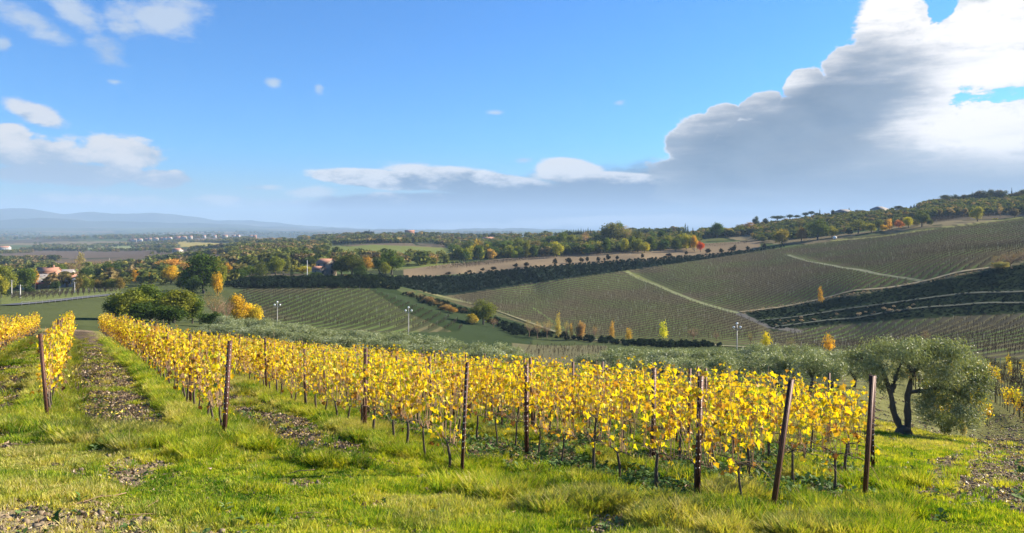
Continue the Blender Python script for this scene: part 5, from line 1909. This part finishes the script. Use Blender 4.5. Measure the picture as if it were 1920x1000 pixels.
def off_track(line, w_):
    def fn(px_, py_):
        bb = np.full(len(px_), 1e9)
        for (x1, y1), (x2, y2) in zip(line[:-1], line[1:]):
            L_ = (x2 - x1) ** 2 + (y2 - y1) ** 2
            k_ = np.clip(((px_ - x1) * (x2 - x1) + (py_ - y1) * (y2 - y1)) / L_, 0, 1)
            bb = np.minimum(bb, np.hypot(px_ - x1 - k_ * (x2 - x1), (py_ - y1 - k_ * (y2 - y1)) * 1.6))
        return bb > w_
    return fn


t1 = off_track([(1175, 509), (1230, 534), (1300, 564), (1385, 588), (1440, 612)], 7)
t2 = off_track([(1478, 478), (1560, 498), (1640, 514), (1735, 529)], 6)
hill = [(845, 560), (1000, 535), (1175, 511), (1300, 493), (1480, 466), (1600, 452), (1700, 438), (1920, 414), (2050, 390), (2050, 470), (1920, 492), (1860, 500), (1640, 541), (1388, 583), (1425, 605), (1420, 640), (1240, 636),
        (1100, 634), (1000, 607), (900, 580)]
bare_rows('hillside_vineyard', hill, 185, 640, 47, 3.0, 1.0, 'brown leafless vine rows climbing the broad hillside across the valley', lambda a, b_: t1(a, b_) & t2(a, b_), .62)
bare_rows('lower_vineyard', [(1440, 626), (1560, 615), (1700, 603), (1920, 592), (2050, 588), (2050, 668), (1920, 668), (1560, 662), (1440, 646)], 100, 235, 47, 3.0, 1.0, 'leafless vine rows in the shade below the dark terraces', None, .6)
bare_rows('small_vineyard', [(460, 546), (690, 543), (775, 574), (860, 602), (870, 622), (600, 612), (440, 600), (430, 568)], 165, 320, 2, 3.0, 1.1, 'small vineyard on the slope beyond the olive belt', None, .62)
bare_rows('plateau_vineyard', [(800, 512), (1000, 488), (1200, 473), (1400, 459), (1400, 454), (1200, 466), (1000, 482), (800, 503)], 380, 560, 75, 2.6, 1.3, 'leafless vines on the brown field above the dark bank', None, .6, .8)
bare_rows('valley_field_vines', [(990, 645), (1130, 645), (1150, 676), (980, 676)], 85, 185, 20, 2.4, .9, 'dry brown vines in the field between the olive trees and the thicket', None, .4, .3)
bare_rows('ridge_plot', [(1740, 421), (1810, 410), (1930, 400), (1930, 393), (1810, 400), (1740, 410)], 480, 620, 60, 2.6, 1.4, 'bare plot of young trees on the ridge behind the lone yellow tree', None, 1.2)
bare_rows('left_field_vines', [(20, 566), (225, 549), (225, 543), (20, 552)], 200, 330, 60, 2.6, 1.6, 'stakes and young vines in the green field behind the road', None, .8)
# yellow leaved young vines at the right edge, below the bank
x_, y_, z_, px_, py_ = field_points([(1700, 800), (1990, 806), (1990, 690), (1850, 688), (1700, 700)], 35, 100, math.sin(math.radians(25)), math.cos(math.radians(25)), 2.3, .75, .05)
n_ = len(x_)
yel = fbm(x_ / 9, y_ / 9, 2) + RNG.normal(0, .1, n_) > -.03
ids = np.where(yel & (RNG.random(n_) < .6), RNG.integers(0, 6, n_), 6 + RNG.integers(0, 5, n_))
ids[RNG.random(n_) < .12] = 11
print('right vines', n_)
scatter('young_vineyard', whole + BARE, np.c_[x_, y_, z_], np.c_[np.zeros(n_), np.zeros(n_), np.full(n_, math.radians(65)) + RNG.choice([0, math.pi], n_)], RNG.uniform(.75, .95, n_), ids,
        label='thin golden and bare vine rows below the bank at the right edge', category='vineyard')

# scrub on the dark bank, on the terraces and in the gully
GCOL = {}


def green_mat(nm, c):
    m_, q_ = material(nm)
    rn = q_.n('ShaderNodeObjectInfo').outputs['Random']
    lv_ = attr(q_, 'leafv')
    cc = q_.mix(rn, tuple(v * .7 for v in c), tuple(v * 1.35 for v in c))
    cc = q_.mix(1.0, cc, q_.ramp(lv_, [(0, (.6, .62, .6)), (.5, (1, 1, 1)), (1, (1.6, 1.5, 1.2))]), 'MULTIPLY')
    finish(q_, leafy(q_, cc, .25, (1, 1, .6), 0))
    return m_


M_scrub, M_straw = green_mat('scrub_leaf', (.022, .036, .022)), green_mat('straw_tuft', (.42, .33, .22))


def small_crowns(seed_, mat, n_=260, size=.09):
    return [crown_mesh(seed_ + k, lobes_round(seed_ + 10 + k, 5, .47, .46, .46), n_, size, .5, 0, .14, mat) for k in range(4)]


M_wood, q = material('far_wood_leaf')
rnd = q.n('ShaderNodeObjectInfo').outputs['Random']
lv = attr(q, 'leafv')
c = q.ramp(rnd, [(0, (.070, .095, .030)), (.45, (.15, .17, .042)), (.75, (.19, .18, .045)), (.87, (.22, .16, .075)), (.96, (.27, .20, .10)), (1, (.42, .28, .06))])
c = q.mix(1.0, c, q.ramp(lv, [(0, (.6, .62, .6)), (.5, (1, 1, 1)), (1, (1.6, 1.5, 1.2))]), 'MULTIPLY')
finish(q, leafy(q, c, .3, (1, 1, .6), 0))
SCRUB, STRAW, WOOD_ = small_crowns(800, M_scrub), small_crowns(820, M_straw, 160, .10), small_crowns(840, M_wood, 150, .11)


def scatter_poly(name, src, poly, d0, d1, spacing, h0, h1, dens, label, category, wide=1.3, cut=None):
    x_, y_, z_, px_, py_ = field_points(poly, d0, d1, 0, 1, spacing, spacing, spacing * .45)
    m_ = RNG.random(len(x_)) < dens
    if cut is not None:
        m_ &= cut(px_, py_)
    x_, y_, z_ = x_[m_], y_[m_], z_[m_]
    n_ = len(x_)
    print(name, n_)
    h = RNG.uniform(h0, h1, n_)
    return scatter(name, src, np.c_[x_, y_, z_ - .1], np.c_[np.zeros(n_), np.zeros(n_), RNG.uniform(0, 6.28, n_)], np.c_[h * wide, h * wide, h], RNG.integers(0, len(src), n_), label=label, category=category)


bank = [(690, 522), (830, 519), (1000, 502), (1200, 487), (1330, 478), (1430, 467), (1480, 462), (1300, 490), (1175, 507), (1000, 530), (830, 553), (760, 553)]
PALE = small_crowns(860, green_mat('pale_shrub_leaf', (.075, .10, .075)), 200, .09)
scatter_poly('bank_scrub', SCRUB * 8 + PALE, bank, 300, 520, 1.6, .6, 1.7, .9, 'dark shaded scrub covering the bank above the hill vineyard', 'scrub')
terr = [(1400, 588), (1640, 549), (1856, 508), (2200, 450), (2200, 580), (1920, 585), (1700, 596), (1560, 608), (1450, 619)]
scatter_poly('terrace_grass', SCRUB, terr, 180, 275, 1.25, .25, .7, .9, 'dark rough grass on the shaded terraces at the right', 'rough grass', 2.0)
scatter_poly('terrace_tufts', STRAW, [(1440, 603), (1560, 584), (1700, 568), (1790, 562), (1790, 572), (1700, 583), (1560, 600), (1460, 613)], 180, 275, 1.6, .5, 1.1, .16, 'pale straw tufts dotted along the dark terraces', 'tufts', 1.8)
scatter_poly('gully_scrub', SCRUB, [(745, 548), (800, 572), (900, 600), (960, 628), (1160, 648), (1420, 662), (1420, 652), (1160, 641), (1000, 622), (900, 590), (800, 560)], 170, 300, 1.7, .8, 1.9, .7,
             'dark scrub and brambles filling the gully in the valley bottom', 'scrub')
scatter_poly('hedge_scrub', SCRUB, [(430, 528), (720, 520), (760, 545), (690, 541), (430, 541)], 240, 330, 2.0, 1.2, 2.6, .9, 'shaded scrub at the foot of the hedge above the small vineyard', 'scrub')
scatter_poly('edge_grass', STRAW, [(1388, 589), (1500, 572), (1640, 547), (1740, 530), (1858, 506), (1858, 502), (1740, 526), (1640, 543), (1500, 568), (1388, 585)], 200, 275, .9, .3, .75, .8,
             'dry straw grass along the top edge of the dark bank', 'dry grass', 1.6)
scatter_poly('distant_scrub', SCRUB, [(430, 522), (600, 505), (600, 470), (420, 475)], 320, 900, 9, 2.5, 6, .5, 'shadowy thickets between the valley fields left of the farmhouse', 'thickets')
scatter_poly('ridge_wood', WOOD_, [(1722, 392), (1800, 372), (1860, 364), (2000, 350), (2000, 396), (1800, 407), (1735, 412)], 470, 760, 4.2, 4.5, 8, .9, 'shaded wood filling the slope below the crest at the right', 'wood', 1.2)
scatter_poly('slope_thicket', WOOD_, [(1410, 428), (1500, 412), (1600, 405), (1735, 398), (1735, 412), (1600, 436), (1500, 449), (1415, 452)], 430, 760, 4.5, 2.5, 6, .75, 'mixed thicket between the trees under the ridge houses', 'thicket', 1.4)
scatter_poly('belt_thicket', WOOD_, [(850, 462), (1000, 455), (1200, 448), (1310, 447), (1310, 464), (1200, 472), (1000, 482), (860, 488)], 450, 900, 4.0, 4, 8, .8, 'green thicket filling the wooded belt beyond the brown field', 'thicket', 1.3)
scatter_poly('valley_thicket', WOOD_, [(0, 512), (120, 500), (240, 500), (430, 498), (470, 520), (430, 536), (225, 538), (0, 548)], 230, 620, 5.5, 2.5, 8.0, .34, 'green and brown thickets between the trees of the left valley', 'thicket', 1.5)
scatter_poly('meadow_thicket', WOOD_, [(440, 470), (620, 462), (610, 480), (860, 488), (860, 494), (700, 505), (600, 512), (440, 518)], 330, 1000, 6.5, 3, 9, .42, 'thickets and garden trees round the stone farmhouse', 'thicket', 1.4)
# far woods and hedges over the plain
xs, ys, hs = [], [], []
wood_spots = [((240, 478, 446, 455), 1500, 2700, 900, 7), ((60, 330, 455, 466), 1100, 2400, 420, 8), ((130, 215, 462, 472), 900, 1500, 60, 6), ((560, 900, 440, 452), 850, 1700, 420, 7), ((430, 560, 452, 505), 420, 1400, 260, 8),
              ((600, 960, 446, 470), 650, 1300, 300, 8), ((0, 140, 492, 500), 560, 760, 90, 7), ((0, 420, 436, 450), 2400, 5200, 900, 12), ((440, 960, 432, 446), 2200, 5200, 800, 12), ((900, 1330, 436, 452), 700, 1500, 260, 9),
              ((640, 860, 450, 457), 760, 1100, 130, 7), ((1300, 1460, 424, 446), 600, 900, 150, 7), ((260, 470, 470, 492), 500, 1100, 110, 7), ((75, 330, 467, 473), 900, 1400, 60, 6)]
for (a0, a1, b0, b1), d0, d1, n_, hh in wood_spots:
    cnt = 0
    px_ = RNG.uniform(a0, a1, n_ * 12)
    dd = np.exp(RNG.uniform(math.log(d0), math.log(d1), n_ * 12))
    x_ = (px_ - 960) / F * dd
    zz = ground_z(x_, dd)
    py_ = 430 - F * zz / dd
    m_ = (py_ > b0) & (py_ < b1) & (fbm(x_ / 130 + 2, dd / 130, 2) > -.02)
    i_ = np.nonzero(m_)[0][:n_]
    xs.append(x_[i_])
    ys.append(dd[i_])
    hs.append(RNG.uniform(.5, 1.1, len(i_)) * hh)
xs, ys, hs = map(np.concatenate, (xs, ys, hs))
# hedge lines along the fields
for (x0, y0), (x1, y1), n_, hh in (((40, 470), (160, 471), 60, 8), ((0, 492), (110, 489), 60, 8), ((620, 459), (900, 452), 80, 8), ((150, 466), (330, 472), 30, 6), ((0, 476), (60, 474), 24, 8), ((360, 469), (470, 462), 40, 8),
                                   ((430, 470), (640, 456), 70, 8)):
    for s_ in np.linspace(0, 1, n_):
        x_, y_ = hit(x0 + (x1 - x0) * s_ + RNG.uniform(-1, 1), y0 + (y1 - y0) * s_, 500, 6000)
        xs, ys, hs = np.append(xs, x_), np.append(ys, y_), np.append(hs, hh * RNG.uniform(.6, 1))
n_ = len(xs)
print('far woods', n_)
scatter('distant_woods', WOOD_, np.c_[xs, ys, ground_z(xs, ys) - .3], np.c_[np.zeros(n_), np.zeros(n_), RNG.uniform(0, 6.28, n_)], np.c_[hs * 1.6, hs * 1.6, hs], RNG.integers(0, 4, n_),
        label='far woods and hedges spread over the hazy plain', category='woods')

# ------------------------------------------------------------------ buildings
def house(px, dep, w_, d_, h_, roof_h, rz, wall, roof, label, group=None, windows=2, storeys=2, xy_=None, hip=False, cat='house', name='house', chimney=False, sink=.3):
    x_, y_ = at(px, dep) if xy_ is None else xy_
    z_ = gz(x_, y_)
    o = link(name, None, None, (x_, y_, z_), rz, label=label, category=cat, group=group)
    b_ = MB()
    b_.box(-w_ / 2, w_ / 2, -d_ / 2, d_ / 2, -sink - 1.5, h_)
    if not hip:
        for s in (-1, 1):
            b_.put([(s * w_ / 2, -d_ / 2, h_), (s * w_ / 2, d_ / 2, h_), (s * w_ / 2, 0, h_ + roof_h)], [(0, 1, 2)])
    link('wall', b_.mesh('wall', wall), o)
    e = .35
    i_ = w_ * .28 if hip else 0
    b_ = MB()
    top = h_ + roof_h + .12
    for s in (-1, 1):
        v = [(-w_ / 2 - e, s * (d_ / 2 + e), h_ - .12), (w_ / 2 + e, s * (d_ / 2 + e), h_ - .12), (w_ / 2 + (e - i_ if not hip else -i_), 0, top), (-w_ / 2 - (e if not hip else -i_), 0, top)]
        v2 = [(a, b2, c - .16) for a, b2, c in v]
        b_.put(v + v2, [(0, 1, 2, 3), (7, 6, 5, 4), (0, 4, 5, 1), (1, 5, 6, 2), (2, 6, 7, 3), (3, 7, 4, 0)])
    if hip:
        for s in (-1, 1):
            v = [(s * (w_ / 2 + e), -d_ / 2 - e, h_ - .12), (s * (w_ / 2 + e), d_ / 2 + e, h_ - .12), (s * (w_ / 2 - i_), 0, top)]
            b_.put(v, [(0, 1, 2)])
    rf = link('roof', b_.mesh('roof', roof), o)
    if chimney:
        c_ = MB()
        c_.box(w_ * .2, w_ * .2 + .7, -.3, .4, h_, top + .9)
        link('chimney', c_.mesh('chimney', wall), rf)
    if windows:
        wm = MB()
        wm.box(-.55, .55, -.05, .05, -.75, .75)
        wm = wm.mesh('window', M_shutter)
        pm = MB()
        pm.box(-.45, .45, -.075, .0, -.65, .65)
        pm = pm.mesh('pane', M_glass)
        for st in range(storeys):
            for k in range(windows):
                xx = -w_ / 2 + w_ * (k + .5) / windows
                wi = link('window', wm, o, loc=(xx, -d_ / 2 - .04, h_ * (st + .55) / storeys))
                link('pane', pm, wi)
            wi = link('window', wm, o, loc=(w_ / 2 + .04, 0, h_ * (st + .55) / storeys), rotz=math.pi / 2)
            link('pane', pm, wi)
        dm = MB()
        dm.box(-.55, .55, -.06, .04, 0, 2.1)
        link('door', dm.mesh('door', M_shutter), o, loc=(w_ * .08, -d_ / 2 - .05, 0))
    return o


# farm at the left: salmon block, long pale wing, small outbuilding
hx = 318
o = house(91, hx, 7.5, 7, 7.2, 1.4, .25, M_plaster, M_tile, 'salmon coloured farmhouse block among trees at the left', 'farm buildings at the left', 3, 2, chimney=True)
o = house(70, hx - 6, 9, 6, 5.2, .9, .25, M_palewall, M_greyroof, 'long white wing left of the salmon farmhouse', 'farm buildings at the left', 3, 1)
b_ = MB()
b_.put([(-4, -3.2, 2.9), (4, -3.2, 2.9), (4, -5.6, 2.3), (-4, -5.6, 2.3), (-4, -3.2, 2.75), (4, -3.2, 2.75), (4, -5.6, 2.15), (-4, -5.6, 2.15)], [(0, 1, 2, 3), (7, 6, 5, 4), (3, 2, 6, 7), (0, 3, 7, 4), (1, 5, 6, 2)])
for k in range(4):
    b_.box(-3.9 + k * 2.55, -3.78 + k * 2.55, -5.5, -5.38, -.4, 2.2)
link('awning', b_.mesh('awning', M_awning), o)
house(110, hx + 14, 12, 7, 6.2, 1.2, .25, M_cream, M_greyroof, 'pale barn with a grey roof behind the farmhouse trees', 'farm buildings at the left', 2, 1, name='barn', cat='barn')
house(128, hx - 4, 6.5, 5.5, 4.2, 1.0, .2, M_bluesheet, M_tile, 'low shed with a red roof at the right of the farm', 'farm buildings at the left', 2, 1, name='shed', cat='shed')
house(30, hx + 5, 8, 6, 4.0, 1.0, .2, M_palewall, M_greyroof, 'small white building half hidden by trees at far left', 'farm buildings at the left', 2, 1)
# stone farmhouse, left of centre
house(612, 322, 6.4, 6.0, 5.6, 1.6, -.55, M_stone, M_tile, 'rough stone farmhouse with a tiled roof beside the big dark tree', None, 2, 2)
house(598, 316, 4.4, 4.0, 3.2, 1.0, -.55, M_stone, M_tile, 'low stone outhouse left of the stone farmhouse', None, 1, 1, name='outhouse', cat='outhouse')
# ridge houses
x_, y_ = at(1582, 705)
house(1582, 700, 15, 9, (430 - 396) / F * 700 - gz(x_, y_), 1.9, .1, M_stone, M_greyroof, 'brown ridge villa with a flat hipped roof among trees', 'houses on the ridge', 5, 2, hip=True, name='villa', cat='villa')
x_, y_ = at(1649, 700)
house(1649, 695, 13.5, 9, (430 - 391.5) / F * 695 - gz(x_, y_), 2.2, .3, M_cream, M_greyroof, 'pale house with a dark roof on the ridge skyline', 'houses on the ridge', 3, 2, hip=True)
# white farm far left and village on the low rise
house(4, 1350, 26, 10, 7, 2.5, .1, M_palewall, M_tile, 'long white farmhouse far away at the left edge', None, 3, 1)
vill = [(246, 441.5, 9), (252, 443, 11), (262, 442, 13), (274, 441, 9), (281, 443, 10), (292, 442, 12), (303, 442, 10), (311, 446.5, 12), (318, 440.5, 12), (333, 442, 18), (345, 443, 14), (357, 442, 10),
        (383, 442, 9), (403, 442, 9), (422, 442.5, 14), (439, 442, 10), (447, 442, 9), (471, 442, 9), (478, 444, 9), (333, 469, 10), (336, 474, 5)]
vtxt = ['leftmost house of the far village', 'second house from the left in the far village', 'white house left of the village middle', 'small pale house in the left of the far village', 'reddish house left of the village middle',
        'tan house in the middle of the far village', 'narrow pale house in the far village', 'white house below the far village', 'tall pale house at the top of the far village', 'wide pinkish house at the top of the far village',
        'stone coloured house right of the wide village house', 'orange tinted house at the right end of the far village', 'first white house right of the far village', 'second white house right of the far village',
        'grey white house in the line right of the village', 'white house halfway along the line right of the village', 'bright white house near the end of the line', 'last but one white house of the distant line',
        'last house of the distant line of white houses', 'mauve farmhouse in the brown fields below the village', 'tiny white hut beside the mauve farmhouse']
for k, (px, py, w_) in enumerate(vill):
    dd = 2150 if py < 460 else 900
    x_, y_ = at(px, dd)
    wall = M_palewall if (k in (2, 7, 8, 12, 13, 15, 16, 17, 20)) else (M_plaster if k % 3 == 0 else M_cream)
    house(px, dd, w_, 8, 7.5 if py < 460 else 4.5, 2.2, RNG.uniform(-.4, .5), wall, M_tile, vtxt[k] + ('' ), 'distant village houses', 2, 1)
for px, top, hh, lb in ((690, 429.5, 12, 'dark clump of cypresses and pines round the left hilltop farm'), (771, 431, 12, 'cypress clump round the right hilltop farm')):
    for k in range(6):
        tree('cypress' if k % 2 else 'broad', px + (k - 2.5) * 4.2, 1290, top + abs(k - 2.5) * 1.6 + (0 if k % 2 else 2), 4 if k % 2 else 10, jit((.03, .045, .03)), 'dark tree in the clump on the %s hilltop farm' % ('left' if px < 700 else 'right'),
             'trees round the hilltop farms', 'tree')
house(768, 1270, 16, 9, 6, 2, .2, M_plaster, M_tile, 'farmhouse on the low hilltop between dark cypresses', None, 2, 1)
house(915, 900, 14, 8, 5, 2, .1, M_palewall, M_tile, 'white farmhouse peeping over the left part of the wooded belt', None, 2, 1)
house(940, 560, 7, 6, 4.2, 1.6, .3, M_cream, M_tile, 'small pale cottage beside the pale gold bush', None, 2, 1, name='cottage', cat='cottage')

# ------------------------------------------------------------------ lamp posts, poles, fence
def lamp_post(px, dep, top, label):
    x_, y_ = at(px, dep)
    z_ = gz(x_, y_)
    H = (430 - top) / F * y_ - z_
    o = link('street_lamp', None, None, (x_, y_, z_), 0, label=label, category='street lamp', group='three globe street lamps along the lane')
    b_ = MB()
    b_.tube([(0, 0, -.2), (0, 0, H - .35)], [.065, .05], 8)
    b_.tube([(0, 0, -.05), (0, 0, .5)], [.11, .09], 8)
    link('pole', b_.mesh('pole', M_greypole, True), o)
    b_ = MB()
    zc = H - .95
    for s in (-1, 1):
        b_.tube([(0, 0, zc), (s * .25, 0, zc - .06), (s * .44, 0, zc - .02), (s * .46, 0, zc + .10)], [.035, .032, .03, .04], 6)
    link('arm', b_.mesh('arm', M_greypole, True), o)
    v, f_ = ico(3)
    gm = new_mesh('globe', v * .155, f_, M_globe, True)
    for p_ in ((0, 0, H - .22), (-.46, 0, zc + .24), (.46, 0, zc + .24)):
        link('globe', gm, o, loc=p_)
    return o


lamp_post(520, 126, 564, 'three globe street lamp beyond the olive trees at the left')
lamp_post(766, 114, 574, 'three globe street lamp in front of the shaded small vineyard')
lamp_post(1382, 100, 604, 'three globe street lamp rising from the right hand olive trees')


def pole(px, dep, top, mat, label, r=.11, arms=True, cat='utility pole', name='utility_pole', group='utility poles'):
    x_, y_ = at(px, dep)
    z_ = gz(x_, y_)
    H = (430 - top) / F * y_ - z_
    o = link(name, None, None, (x_, y_, z_), 0, label=label, category=cat, group=group)
    b_ = MB()
    b_.tube([(0, 0, -.3), (0, 0, H)], [r * 1.25, r * .8], 8)
    link('shaft', b_.mesh('shaft', mat, True), o)
    if arms:
        b_ = MB()
        b_.box(-.7, .7, -.05, .05, H - .45, H - .33)
        link('crossarm', b_.mesh('crossarm', M_greypole), o)
        for s in (-.6, 0, .6):
            c_ = MB()
            c_.tube([(s, 0, H - .33), (s, 0, H - .18)], [.04, .03], 6)
            link('insulator', c_.mesh('insulator', M_greypole), o)


pole(22, 238, 525, M_concrete, 'pale pole at the left edge behind the road', group='poles beside the left road')
pole(38, 226, 534, M_concrete, 'concrete utility pole standing by the road at the left', .14, group='poles beside the left road')
pole(140, 262, 529, M_concrete, 'utility pole at the right end of the left field', group='poles beside the left road')
pole(576, 300, 488, M_white, 'tall white pole left of the stone farmhouse', .10, False, 'pole', 'pole', None)
pole(205, 560, 484, M_concrete, 'thin pale pole on the plain behind the dark pointed tree', .12, False, 'pole', 'pole', None)
pole(112, 250, 537, M_greypole, 'thin grey pole in the field before the farmhouse', .06, False, 'pole', 'pole', None)
# white guard rail along the near side of the road
fp = road_p[:, :]
dirv = np.gradient(fp, axis=0)
dirv /= np.linalg.norm(dirv, axis=1, keepdims=True)
side = np.c_[dirv[:, 1], -dirv[:, 0]]
rail = fp + side * 3.2
if np.hypot(*rail[len(rail) // 2]) > np.hypot(*fp[len(fp) // 2]):
    rail = fp - side * 3.2
rz_ = ground_z(rail[:, 0], rail[:, 1])
base = np.array([rail[0, 0], rail[0, 1], rz_[0]])
fo = link('road_fence', None, None, tuple(base), label='low white rail fence along the road at the left', category='fence')
dist = np.r_[0, np.cumsum(np.linalg.norm(np.diff(rail, axis=0), axis=1))]
pm = MB()
pm.box(-.04, .04, -.04, .04, -.3, 1.0)
pm = pm.mesh('post', M_fence)
for s_ in np.arange(0, dist[-1], 3.4):
    x_, y_ = np.interp(s_, dist, rail[:, 0]), np.interp(s_, dist, rail[:, 1])
    link('post', pm, fo, loc=(x_ - base[0], y_ - base[1], gz(x_, y_) - base[2]))
for h in (.50, .95):
    b_ = MB()
    b_.tube(np.c_[rail[:, 0] - base[0], rail[:, 1] - base[1], rz_ - base[2] + h], .025, 4)
    link('rail', b_.mesh('rail', M_fence), fo)
# small pale things of the fields
x_, y_ = hit(1564, 449, 380)
v, f_ = ico(2)
o = link('white_object', new_mesh('white_object', v * [1.3, 1.0, 1.15] + [0, 0, 1.0], f_, M_white, True), None, (x_, y_ - 1, gz(x_, y_ - 1)), label='small white rounded object under the large green oak', category='tank')  # pale rounded object of unknown kind at the field edge

# ------------------------------------------------------------------ alike things are told apart by their order from the left
same = {}
for o in SC.objects:
    if o.parent is None and o.get('label') and o.get('category'):
        same.setdefault(o['label'], []).append(o)
for lb, lst in same.items():
    if 1 < len(lst) <= 60:
        lst.sort(key=lambda o: o.location.x / max(o.location.y, 1))
        for k, o in enumerate(lst):
            new = lb + ', %s from left' % ORD[k]
            if len(new.split()) <= 16:
                o['label'] = new

# ------------------------------------------------------------------ air
hz = bpy.data.materials.new('haze')
hz.use_nodes = True
hz.node_tree.nodes.clear()
q = G(hz.node_tree)
vp = q.n('ShaderNodeVolumePrincipled')
vp.inputs['Color'].default_value = (.46, .66, .92, 1)
vp.inputs['Density'].default_value = HAZE
vp.inputs['Anisotropy'].default_value = 0.0
ho = q.n('ShaderNodeOutputMaterial')
hz.node_tree.links.new(vp.outputs[0], ho.inputs['Volume'])
b_ = MB()
b_.box(-15500, 15500, -15500, 15500, -420, 400)
link('haze', b_.mesh('haze', hz), kind='stuff')
print('TREES', kcount, 'OBJECTS', len(SC.objects))
